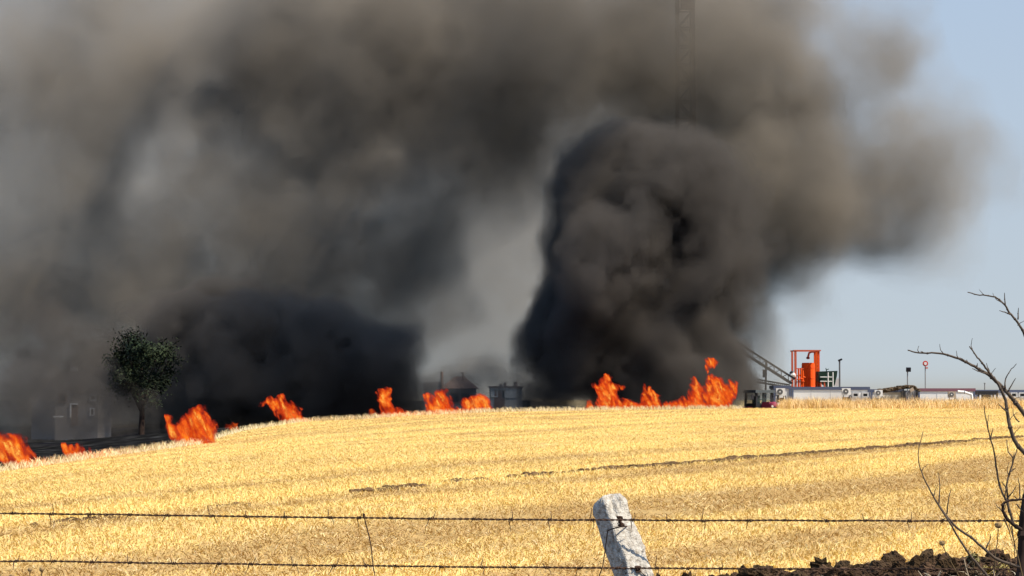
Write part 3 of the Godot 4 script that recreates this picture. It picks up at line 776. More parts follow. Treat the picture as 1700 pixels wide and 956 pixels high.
# ---------------------------------------------------------------- the site on the right
func build_site():
	var white := mat("cabin_white", L(0.80, 0.79, 0.77), 0.55); var trim := mat("slate_trim", L(0.10, 0.12, 0.19), 0.6); var red_trim := mat("red_trim", L(0.22, 0.10, 0.13), 0.7)
	var glass := mat("dark_glass", L(0.03, 0.035, 0.04), 0.15); var frame := mat("window_frame", L(0.6, 0.6, 0.6), 0.5); var grey := mat("grey_metal", L(0.3, 0.3, 0.3), 0.6); var dark := mat("black_metal", L(0.03, 0.03, 0.035), 0.5)
	var list := [
		[1284, 1312.5, 640, 147.0, "short white site cabin end just behind the red tractor", [], trim],
		[1313.5, 1443, 642, 150.0, "long white site cabin with a slate roof edge in front of the orange tank", [1419.5, 1435.5], trim],
		[1444.5, 1499.5, 646, 151.0, "white site cabin with a dish shaped unit left of the grey shed", [], trim],
		[1523, 1618, 644.5, 152.0, "white site cabin with a reddish roof edge right of the grey shed", [], red_trim],
		[1619, 1800, 647, 153.0, "white site cabin behind the bare shrub with two small windows", [1682, 1695.5, 1730], trim]]
	for q: Array in list:
		var d: float = q[3]; var s := d / F
		var base := P((q[0] + q[1]) * 0.5, 700, d); base.y = H(base.x, d) - 0.05
		var top := P(0, q[2], d).y - base.y; var w: float = (q[1] - q[0]) * s
		var o := thing("site_cabin", q[4], "site cabin", base, "white cabins along the field")
		box(Vector3(0, (top - 0.1) * 0.5 + 0.12, -1.2), Vector3(w - 0.1, top - 0.34, 2.4)); part("wall", white, o)
		box(Vector3(0, 0.12, -1.2), Vector3(w, 0.24, 2.46)); part("base_frame", trim, o)
		box(Vector3(0, top - 0.1, -1.2), Vector3(w + 0.04, 0.2, 2.5)); part("roof", q[6], o)
		for e in [-1, 1]:
			box(Vector3(e * (w * 0.5 - 0.06), top * 0.5 + 0.02, 0.02), Vector3(0.12, top - 0.44, 0.1)); part("corner_post", trim, o)
		var n := int(w / 1.15)
		for i in range(1, n):
			box(Vector3(-w * 0.5 + w * i / n, top * 0.5 + 0.02, 0.006), Vector3(0.03, top - 0.5, 0.02)); part("panel_joint", frame, o)
		for x: float in q[5]:
			window(o, Vector3((x - (q[0] + q[1]) * 0.5) * s, P(0, 655.5, d).y - base.y, 0.02), 11 * s, 8.5 * s, frame, glass)
		if q[0] == 1284: continue
		for k in 2:
			box(Vector3(w * (-0.22 + 0.5 * k), 1.05, 0.02), Vector3(0.82, 1.95, 0.06)); part("door", frame, o)
	for q in [[1295, 650.5, 144.5, "white air conditioner with round fan beside the tractor cab", 15.0], [1404, 650, 147.3, "air conditioner on the long cabin below the thin lamp post", 14.0], [1457.5, 652.5, 148.0, "tilted air conditioner with a dark bracket left of the grey shed", 13.0], [1579, 655, 149.0, "brownish air conditioner on the cabin with the reddish roof edge", 12.0]]:
		var d: float = q[2]; var s := d / F; var at := P(q[0], q[1], d)
		var w: float = q[4] * s; var h := w * 0.82
		var o := thing("air_conditioner", q[3], "air conditioner", at + Vector3(0, -h * 0.5, 0), "air conditioners on the cabins")
		box(Vector3(0, h * 0.5, 0), Vector3(w, h, 0.3)); part("casing", white if q[0] != 1579 else mat("tan_metal", L(0.45, 0.36, 0.27), 0.6), o)
		disc(Vector3(-w * 0.08, h * 0.52, 0.155), Vector3(0, 0, 1), h * 0.38, 0.03); part("fan_opening", dark, o)
		for k in 3: ring(Vector3(-w * 0.08, h * 0.52, 0.18), Vector3(0, 0, 1), h * (0.14 + 0.12 * k), 0.012)
		part("fan_guard", grey, o)
		disc(Vector3(-w * 0.08, h * 0.52, 0.19), Vector3(0, 0, 1), h * 0.1, 0.02); part("fan_hub", white, o)
		for e in [-1, 1]: 
			bar(Vector3(e * w * 0.35, -0.02, 0.1), Vector3(e * w * 0.35, -0.5, -0.25), 0.05); part("bracket", dark, o)
		tube([Vector3(w * 0.45, h * 0.2, 0.0), Vector3(w * 0.6, -0.1, 0.0), Vector3(w * 0.45, -0.55, 0)], 0.03, 0.03, 5); part("pipe", dark, o)
		box(Vector3(0, -0.28, -0.05), Vector3(w * 0.9, 0.3, 0.04)); part("drip_panel", mat("brown_panel", L(0.22, 0.16, 0.10), 0.8), o)
	# shed under the heap
	var d := 149.5; var s := d / F
	var at := P(1511, 700, d); at.y = H(at.x, d)
	var sh := thing("grey_shed", "small grey metal shed with dark posts and a ragged brown roof", "shed", at)
	var top := P(0, 648, d).y - at.y
	box(Vector3(0, top * 0.5, -0.8), Vector3(20 * s, top, 1.6)); part("wall", mat("shed_metal", L(0.26, 0.26, 0.28), 0.7), sh)
	for e in [-1, 1]:
		box(Vector3(e * 10.7 * s, top * 0.5, 0.05), Vector3(0.12, top, 0.14)); part("post", dark, sh)
	for i in 5:
		box(Vector3((-8 + 4 * i) * s, top * 0.5, 0.02), Vector3(0.03, top - 0.2, 0.03)); part("rib", grey, sh)
	for i in 26:
		var t := i / 25.0; var px := lerpf(-48.0, 13.0, t)
		var y := lerpf(646.5, 640.0, smoothstep(0.0, 0.75, t)) + 6.0 * smoothstep(0.85, 1.0, t)
		col = Color(0.15, 0.11, 0.075) * (0.6 + 0.8 * absf(nz.get_noise_1d(i * 3.3))); col.a = 1
		lump(Vector3(px * s, P(0, y + 2.0, d).y - at.y, -0.6), Vector3(0.22, 0.12, 0.7), 0.8, i * 3.0, 8, 5)
	part("thatch", mat("dry_soil", Color.WHITE, 1.0, 0.0, true), sh).set_meta("kind", "stuff")
	box(Vector3(0.5 * s, P(0, 647, d).y - at.y, 0.3), Vector3(0.26, 0.2, 0.2), Basis(Vector3(0, 0, 1), 0.5)); part("bundle", mat("tan_metal", L(0.45, 0.36, 0.27), 0.6), sh)
	# trestle and pipe by the last cabin
	d = 146.0; s = d / F; at = P(1637, 700, d); at.y = H(at.x, d)
	var tr := thing("metal_trestle", "dark low metal trestle with splayed legs before the last cabin", "trestle", at)
	var ty := P(0, 652, d).y - at.y
	box(Vector3(0, ty, 0), Vector3(34 * s, 0.24, 0.8)); part("top_beam", dark, tr)
	box(Vector3(-1 * s, ty - 0.3, 0.1), Vector3(14 * s, 0.35, 0.5)); part("motor", mat("brown_panel", L(0.22, 0.16, 0.10), 0.8), tr)
	for e in [[-15, -18], [-9, -10], [9, 11], [15, 18]]:
		bar(Vector3(e[0] * s, ty, 0.3), Vector3(e[1] * s, 0, 0.35), 0.1); part("leg", dark, tr)
	d = 148.0; at = P(1600, 652, d)
	var pp := thing("white_pipe", "white pipe sloping along the cabin wall left of the trestle", "pipe", at)
	tube([P(1589, 650, d) - at, P(1600, 651, d) - at, P(1612, 655, d) - at, P(1613, 668, d) - at], 0.09, 0.09, 8); part("tube", white, pp)
	ring(P(1600, 651, d) - at, Vector3(1, -0.1, 0).normalized(), 0.1, 0.02); part("collar", grey, pp)
	# orange plant
	var orange := mat("orange_paint", L(0.80, 0.105, 0.012), 0.5); var pink := mat("faded_orange", L(0.62, 0.13, 0.07), 0.6)
	d = 166.0; s = d / F; at = P(1338, 700, d); at.y = H(at.x, d)
	var Y := func(py: float) -> float: return P(0, py, d).y - at.y
	var o := thing("orange_plant", "bright orange steel frame holding an upright orange tank above the cabins", "machine", at)
	for q in [[-18.6, 3.6, 0.3, pink], [16.0, 3.0, 0.3, orange], [20.0, 3.4, 0.2, orange], [-18.4, 3.0, -1.7, pink], [19.5, 3.0, -1.7, orange]]:
		var yt: float = Y.call(582.5)
		box(Vector3(q[0] * s, yt * 0.5, q[2]), Vector3(q[1] * s, yt, 0.16)); part("column", q[3], o)
	box(Vector3(1 * s, Y.call(582), 0.3), Vector3(45 * s, 0.09, 0.2)); part("top_beam", pink, o)
	box(Vector3(1 * s, Y.call(582), -1.7), Vector3(45 * s, 0.09, 0.16)); part("top_beam", pink, o)
	for e in [-1, 1]:
		box(Vector3((1 + e * 20.5) * s, Y.call(582.2), -0.7), Vector3(0.09, 0.09, 1.8)); part("side_beam", pink, o)
	for i in 9:
		box(Vector3(18 * s, Y.call(588 + 6 * i), 0.3), Vector3(3.0 * s, 0.05, 0.08)); part("rung", pink, o)
	var tb: float = Y.call(650); var tt: float = Y.call(602)
	tube([Vector3(5 * s, tb, -0.6), Vector3(5 * s, tt - 0.1, -0.6)], 10.8 * s, 10.8 * s, 28); tube([Vector3(5 * s, tt - 0.1, -0.6), Vector3(5 * s, tt, -0.6)], 10.8 * s, 10.0 * s, 28); part("tank", orange, o)
	for y in [610, 628, 642]:
		ring(Vector3(5 * s, Y.call(y), -0.6), Vector3.UP, 10.9 * s, 0.025, 28); part("tank_band", orange, o)
	tube([Vector3(5 * s, tb - 0.2, -0.6), Vector3(5 * s, tb - 1.1, -0.6)], 10 * s, 3 * s, 20); part("tank_cone", orange, o)
	tube([Vector3(16 * s, Y.call(584), 0.1), Vector3(9 * s, Y.call(584), -0.1), Vector3(5.5 * s, Y.call(586), -0.2), Vector3(4 * s, Y.call(593), -0.3)], 0.075, 0.075, 8); part("gooseneck", pink, o)
	lump(Vector3(4 * s, Y.call(594), -0.3), Vector3(0.14, 0.1, 0.14), 0.1, 1.0); part("pipe_mouth", mat("dark_red", L(0.22, 0.05, 0.04), 0.6), o)
	for q in [[-13.5, 612], [-9.5, 611], [-6.8, 615]]:
		tube([Vector3(q[0] * s, 0.5, 0.35), Vector3(q[0] * s, Y.call(q[1]), 0.35)], 0.07, 0.07, 8)
		tube([Vector3(q[0] * s, Y.call(q[1] + 10), 0.35), Vector3((q[0] + 4) * s, Y.call(q[1] + 12), 0.3)], 0.06, 0.06, 6); ring(Vector3(q[0] * s, Y.call(q[1] + 18), 0.35), Vector3.UP, 0.1, 0.04, 10); part("standpipe", orange, o)
	for y in [612, 624, 634]:
		box(Vector3(-11 * s, Y.call(y), 0.2), Vector3(13 * s, 0.07, 0.08)); part("brace", pink, o)
	box(Vector3(0, Y.call(644), 0.5), Vector3(50 * s, 0.1, 0.5)); part("platform", mat("dark_red", L(0.22, 0.05, 0.04), 0.6), o)
	lump(Vector3(-24 * s, Y.call(623), 0.4), Vector3(0.24, 0.2, 0.2), 0.3, 5.0); part("lamp_housing", white, o)
	lump(Vector3(-25 * s, Y.call(619), 0.35), Vector3(0.16, 0.14, 0.2), 0.3, 6.0); part("motor", dark, o)
	# hopper
	d = 164.0; s = d / F; at = P(1375, 700, d); at.y = H(at.x, d)
	Y = func(py: float) -> float: return P(0, py, d).y - at.y
	var hp := thing("green_hopper", "dark green sloping hopper with white railings right of the orange frame", "hopper", at)
	var hw := [[-16, 616.5], [15, 615.5], [14, 624], [10, 640], [4, 644], [-16, 632]]
	for z in [0.0, -1.6]:
		for i in range(1, hw.size() - 1):
			var n := Vector3(0, 0, 1 if z == 0.0 else -1)
			tri(Vector3(hw[0][0] * s, Y.call(hw[0][1]), z), Vector3(hw[i][0] * s, Y.call(hw[i][1]), z), Vector3(hw[i + 1][0] * s, Y.call(hw[i + 1][1]), z), n, n, n)
	for i in hw.size():
		var a: Array = hw[i]; var b: Array = hw[(i + 1) % hw.size()]
		var pa := Vector3(a[0] * s, Y.call(a[1]), 0); var pb := Vector3(b[0] * s, Y.call(b[1]), 0)
		quad(pa, pb, pb + Vector3(0, 0, -1.6), pa + Vector3(0, 0, -1.6), (pa + pb) * 0.5 - Vector3(0, Y.call(628), 0))
	part("bin", mat("dark_green", L(0.018, 0.042, 0.030), 0.6), hp)
	for x in [-2.0, 6.0]:
		tube([Vector3(x * s, 0.3, 0.35), Vector3(x * s, Y.call(618), 0.35)], 0.045, 0.045, 6); part("rail_post", white, hp)
	for y in [626, 633]:
		tube([Vector3(-15 * s, Y.call(y), 0.36), Vector3(7 * s, Y.call(y), 0.36)], 0.03, 0.03, 5); part("rail", white, hp)
	tube([Vector3(-3 * s, Y.call(620), 0.2), Vector3(-5 * s, Y.call(611), 0.2)], 0.04, 0.03, 5); tube([Vector3(-4 * s, Y.call(614), 0.2), Vector3(0, Y.call(612.5), 0.2)], 0.03, 0.03, 5); part("lever", mat("dark_green", L(0.018, 0.042, 0.030), 0.6), hp)
	for x in [-14.0, -8.0]:
		tube([Vector3(x * s, 0.2, 0.3), Vector3(x * s, Y.call(634), 0.3)], 0.06, 0.06, 6); part("leg", pink, hp)
	quad(Vector3(9 * s, Y.call(641), 0.05), Vector3(15 * s, Y.call(628), 0.05), Vector3(17 * s, Y.call(628), 0.05), Vector3(19 * s, Y.call(641), 0.05), Vector3(0, 0, 1)); quad(Vector3(9 * s, Y.call(641), -0.3), Vector3(15 * s, Y.call(628), -0.3), Vector3(17 * s, Y.call(628), -0.3), Vector3(19 * s, Y.call(641), -0.3), Vector3(0, 0, -1)); part("chute", mat("dusty_metal", L(0.55, 0.53, 0.54), 0.6), hp)
	# conveyors
	for q in [[Vector2(1222, 573), Vector2(1316, 633), 163.0, "dark conveyor boom slanting up into the smoke left of the orange frame", 0.42], [Vector2(1256, 632), Vector2(1309, 641), 160.0, "thin dark low boom lying just above the tractor roof", 0.2]]:
		var dd: float = q[2]; var a := P(q[0].x, q[0].y, dd); var b := P(q[1].x, q[1].y, dd)
		var cv := thing("conveyor_boom", q[3], "conveyor", b)
		var u: Vector3 = a - b; var w: float = q[4]
		var n := Vector3(-u.y, u.x, 0).normalized() * w * 0.5
		for z in [-0.4, 0.4]:
			bar(n + Vector3(0, 0, z), u + n + Vector3(0, 0, z), 0.08); part("top_chord", dark, cv)
			bar(-n + Vector3(0, 0, z), u - n + Vector3(0, 0, z), 0.08); part("bottom_chord", dark, cv)
		var m := 16
		for i in m:
			bar(u * (float(i) / m) + n * (1 if i % 2 else -1) + Vector3(0, 0, 0.4), u * (float(i + 1) / m) + n * (-1 if i % 2 else 1) + Vector3(0, 0, 0.4), 0.05); part("lattice_bar", dark, cv)
		var bn := n.normalized(); var bu := u.normalized()
		box(u * 0.5 + n * 0.6, Vector3(0.05, u.length(), 0.66), Basis(bn, bu, bn.cross(bu))); part("belt", mat("rubber", L(0.02, 0.02, 0.02), 0.9), cv)
		if w > 0.3:
			bar(u * 0.5 - n, Vector3(u.x * 0.5, H(b.x, dd) - b.y, 0), 0.12); part("prop", dark, cv)
			box(Vector3((1268.5 - q[1].x) * dd / F, (q[1].y - 620) * dd / F, 0.2), Vector3(0.26, 0.55, 0.3)); part("drive_box", dark, cv)
	# posts
	d = 158.0; s = d / F; at = P(1393.5, 700, d); at.y = H(at.x, d)
	var lp := thing("lamp_post", "slim grey lamp post with a small bent head behind the long cabin", "lamp post", at)
	var ly := P(0, 599, d).y - at.y
	tube([Vector3(0, 0, 0), Vector3(0, ly, 0)], 0.075, 0.055, 8); part("pole", grey, lp)
	tube([Vector3(0, ly, 0), Vector3(0.02, ly + 0.08, 0), Vector3(0.12, ly + 0.1, 0)], 0.05, 0.04, 6); part("arm", grey, lp)
	box(Vector3(0.03, ly + 0.06, 0.05), Vector3(0.26, 0.12, 0.3), Basis(Vector3(0, 0, 1), 0.4)); part("lamp_head", dark, lp)
	d = 156.0; s = d / F; at = P(1506, 700, d); at.y = H(at.x, d)
	var fl := thing("floodlight_pole", "thin pole with a square black floodlight above the grey shed", "floodlight", at)
	var fy := P(0, 613.5, d).y - at.y
	tube([Vector3.ZERO, Vector3(0, fy - 0.1, 0)], 0.05, 0.04, 8); part("pole", grey, fl)
	box(Vector3(0.05, fy, 0.1), Vector3(7.6 * s, 6.8 * s, 0.16), Basis(Vector3(1, 0, 0), 0.25)); part("lamp_head", dark, fl)
	for i in 4: box(Vector3(0.05, fy - 0.09 + 0.06 * i, -0.02), Vector3(6.6 * s, 0.02, 0.1)); 
	part("cooling_fin", dark, fl)
	bar(Vector3(0, fy - 0.2, 0), Vector3(0, fy - 0.05, 0.05), 0.08); part("bracket", grey, fl)
	d = 157.0; s = d / F; at = P(1535.5, 700, d); at.y = H(at.x, d)
	var sg := thing("round_sign", "red ringed round sign with a white middle on a tall thin pole", "sign", at)
	var sy := P(0, 603.5, d).y - at.y
	tube([Vector3.ZERO, Vector3(0, sy, 0)], 0.04, 0.035, 8); part("pole", grey, sg)
	disc(Vector3(0, sy, 0.06), Vector3(0, 0, 1), 4.6 * s, 0.03, 24); part("plate", mat("sign_red", L(0.55, 0.05, 0.04), 0.5), sg)
	disc(Vector3(0, sy, 0.085), Vector3(0, 0, 1), 2.5 * s, 0.03, 24); part("white_middle", white, sg)
	box(Vector3(0.1, sy - 7.2 * s, 0.05), Vector3(3.4 * s, 3.0 * s, 0.03)); part("small_plate", mat("sign_pink", L(0.6, 0.22, 0.2), 0.5), sg)
	d = 160.0; at = P(1634, 700, d); at.y = H(at.x, d)
	var pl := thing("thin_pole", "short thin bare pole above the last cabin", "pole", at)
	tube([Vector3.ZERO, Vector3(0, P(0, 636, d).y - at.y, 0)], 0.05, 0.04, 6); part("shaft", grey, pl)
	disc(Vector3(0, P(0, 636, d).y - at.y, 0), Vector3.UP, 0.07, 0.05, 8); part("cap", grey, pl)

# ---------------------------------------------------------------- tractor
func build_tractor():
	var red := mat("tractor_red", L(0.24, 0.035, 0.07), 0.5); var dark := mat("black_metal", L(0.03, 0.03, 0.035), 0.5); var rubber := mat("rubber", L(0.02, 0.02, 0.02), 0.9); var rim := mat("rim_paint", L(0.5, 0.48, 0.46), 0.5)
	var d := 136.0
	var at := P(1262, 700, d); at.y = H(at.x, d) - 0.02 # stands on the slope past the crest
	var t := thing("red_tractor", "small red tractor with a black glazed cab standing beside the flames", "tractor", at)
	t.rotation.y = deg_to_rad(24)
	var roof := P(0, 647.5, d).y - at.y
	var y0 := 1.0
	for s in [[-0.55, 0.45], [0.55, 0.45], [-0.62, -0.75], [0.62, -0.75]]:
		bar(Vector3(s[0], y0, s[1]), Vector3(s[0] * 0.94, roof - 0.1, s[1] * 0.9), 0.11); part("cab_post", dark, t)
	box(Vector3(0, roof - 0.08, -0.15), Vector3(1.36, 0.16, 1.5), Basis(), 0.92); part("roof", mat("roof_grey", L(0.05, 0.06, 0.065), 0.7), t)
	box(Vector3(0, y0 + 0.12, -0.15), Vector3(1.2, 0.74, 1.3)); part("cab_floor", dark, t)
	var glass := StandardMaterial3D.new(); glass.resource_name = "cab_glass"; glass.transparency = BaseMaterial3D.TRANSPARENCY_ALPHA; glass.albedo_color = Color(0.35, 0.45, 0.45, 0.12); glass.roughness = 0.05; glass.metallic_specular = 0.3
	box(Vector3(0, (roof + y0) * 0.5, 0.44), Vector3(1.0, roof - y0 - 0.22, 0.012)); part("windscreen", glass, t)
	box(Vector3(0, (roof + y0) * 0.5 + 0.1, -0.72), Vector3(1.0, roof - y0 - 0.42, 0.012)); part("rear_glass", glass, t)
	for s in [-1, 1]:
		box(Vector3(s * 0.56, (roof + y0) * 0.5, -0.15), Vector3(0.012, roof - y0 - 0.22, 1.0)); part("side_glass", glass, t)
	box(Vector3(0, y0 + 0.32, -0.3), Vector3(0.46, 0.12, 0.45)); box(Vector3(0, y0 + 0.65, -0.52), Vector3(0.46, 0.6, 0.12)); part("seat", dark, t)
	ring(Vector3(0, y0 + 0.55, 0.12), Vector3(0, 0.5, 0.85).normalized(), 0.19, 0.02); tube([Vector3(0, y0 + 0.1, 0.3), Vector3(0, y0 + 0.55, 0.12)], 0.025, 0.025, 6); part("steering_wheel", dark, t)
	box(Vector3(0, 1.22, 1.0), Vector3(0.60, 0.72, 1.1), Basis(), 0.74); lump(Vector3(0, 1.32, 1.5), Vector3(0.28, 0.28, 0.25), 0.05, 2.0, 14, 8); part("hood", red, t)
	box(Vector3(0, 1.1, 1.74), Vector3(0.44, 0.4, 0.04)); part("grille", dark, t)
	for s in [-1, 1]:
		disc(Vector3(s * 0.22, 1.32, 1.74), Vector3(0, 0, 1), 0.07, 0.05, 12); part("headlight", rim, t)
	box(Vector3(0, 0.75, 0.9), Vector3(0.4, 0.44, 2.2)); part("chassis", dark, t)
	tube([Vector3(0.26, 1.2, 0.75), Vector3(0.26, 2.0, 0.75)], 0.04, 0.04, 8); part("exhaust", dark, t)
	for s in [-1, 1]:
		for r in [[0.62, -0.55, 0.72, 0.34], [0.42, 1.45, 0.62, 0.24]]:
			var c := Vector3(s * r[2], r[0], r[1]); var ax := Vector3(1, 0, 0)
			disc(c, ax, r[0] * 0.93, r[3], 24); ring(c, ax, r[0] * 0.8, r[0] * 0.2, 24, 8)
			for k in 18:
				var a := TAU * k / 18
				box(c + Vector3(0, cos(a), sin(a)) * r[0] * 0.95, Vector3(r[3], 0.05, 0.07), Basis(ax, -a + PI * 0.5))
			var w := part("wheel", rubber, t)
			disc(c + ax * s * r[3] * 0.5, ax, r[0] * 0.5, 0.05, 18); part("rim", rim, w)
		box(Vector3(s * 0.72, 1.28, -0.5), Vector3(0.4, 0.05, 1.1)); box(Vector3(s * 0.72, 1.12, 0.08), Vector3(0.4, 0.35, 0.05)); part("fender", red, t)
		bar(Vector3(s * 0.55, y0 + 0.9, 0.5), Vector3(s * 0.82, y0 + 0.95, 0.55), 0.03); box(Vector3(s * 0.86, y0 + 0.85, 0.55), Vector3(0.16, 0.26, 0.04)); part("mirror", dark, t)
	bar(Vector3(0.3, 1.12, 1.9), Vector3(1.05, 1.16, 2.0), 0.1); box(Vector3(0.1, 0.6, 2.1), Vector3(0.7, 0.22, 0.3)); part("front_weight", dark, t)

# ---------------------------------------------------------------- fields of density and their surfaces
func nets(f: PackedFloat32Array, n: Vector3i, lo: Vector3, c: Vector3, iso: float) -> Array:
	var idx := {}
	var vs := PackedVector3Array(); var ix := PackedInt32Array()
	var sx := 1; var sy := n.x; var sz := n.x * n.y
	var off := [0, sx, sy, sx + sy, sz, sx + sz, sy + sz, sx + sy + sz]
	var edges := [[0, 1], [2, 3], [4, 5], [6, 7], [0, 2], [1, 3], [4, 6], [5, 7], [0, 4], [1, 5], [2, 6], [3, 7]]
	var cp := [Vector3(0, 0, 0), Vector3(1, 0, 0), Vector3(0, 1, 0), Vector3(1, 1, 0), Vector3(0, 0, 1), Vector3(1, 0, 1), Vector3(0, 1, 1), Vector3(1, 1, 1)]
	for z in n.z - 1:
		for y in n.y - 1:
			var b := z * sz + y * sy
			for x in n.x - 1:
				var i := b + x
				var s := f[i] > iso
				if s == (f[i + 1] > iso) and s == (f[i + sy] > iso) and s == (f[i + sy + 1] > iso) and s == (f[i + sz] > iso) and s == (f[i + sz + 1] > iso) and s == (f[i + sz + sy] > iso) and s == (f[i + sz + sy + 1] > iso): continue
				var acc := Vector3.ZERO; var k := 0
				for e: Array in edges:
					var a := f[i + off[e[0]]]; var bb := f[i + off[e[1]]]
					if (a > iso) != (bb > iso):
						acc += (cp[e[0]] as Vector3).lerp(cp[e[1]], (iso - a) / (bb - a)); k += 1
				idx[i] = vs.size(); vs.append(lo + (Vector3(x, y, z) + acc / k) * c)
	for i: int in idx:
		var s := f[i] > iso
		if (f[i + sx] > iso) != s: face(ix, idx, i, i - sy, i - sy - sz, i - sz, s)
		if (f[i + sy] > iso) != s: face(ix, idx, i, i - sz, i - sz - sx, i - sx, s)
		if (f[i + sz] > iso) != s: face(ix, idx, i, i - sx, i - sx - sy, i - sy, s)
	return [vs, ix]

func face(ix: PackedInt32Array, idx: Dictionary, a: int, b: int, c: int, d: int, flip: bool):
	if not (idx.has(a) and idx.has(b) and idx.has(c) and idx.has(d)): return
	if flip: ix.append_array(PackedInt32Array([idx[a], idx[c], idx[b], idx[a], idx[d], idx[c]]))
	else: ix.append_array(PackedInt32Array([idx[a], idx[b], idx[c], idx[a], idx[c], idx[d]]))

# ---------------------------------------------------------------- flames
func flame_mat(key: String) -> StandardMaterial3D:
	if M.has(key): return M[key]
	var m := StandardMaterial3D.new(); m.resource_name = key; m.shading_mode = BaseMaterial3D.SHADING_MODE_UNSHADED; m.vertex_color_use_as_albedo = true; m.transparency = BaseMaterial3D.TRANSPARENCY_ALPHA
	M[key] = m
	return m

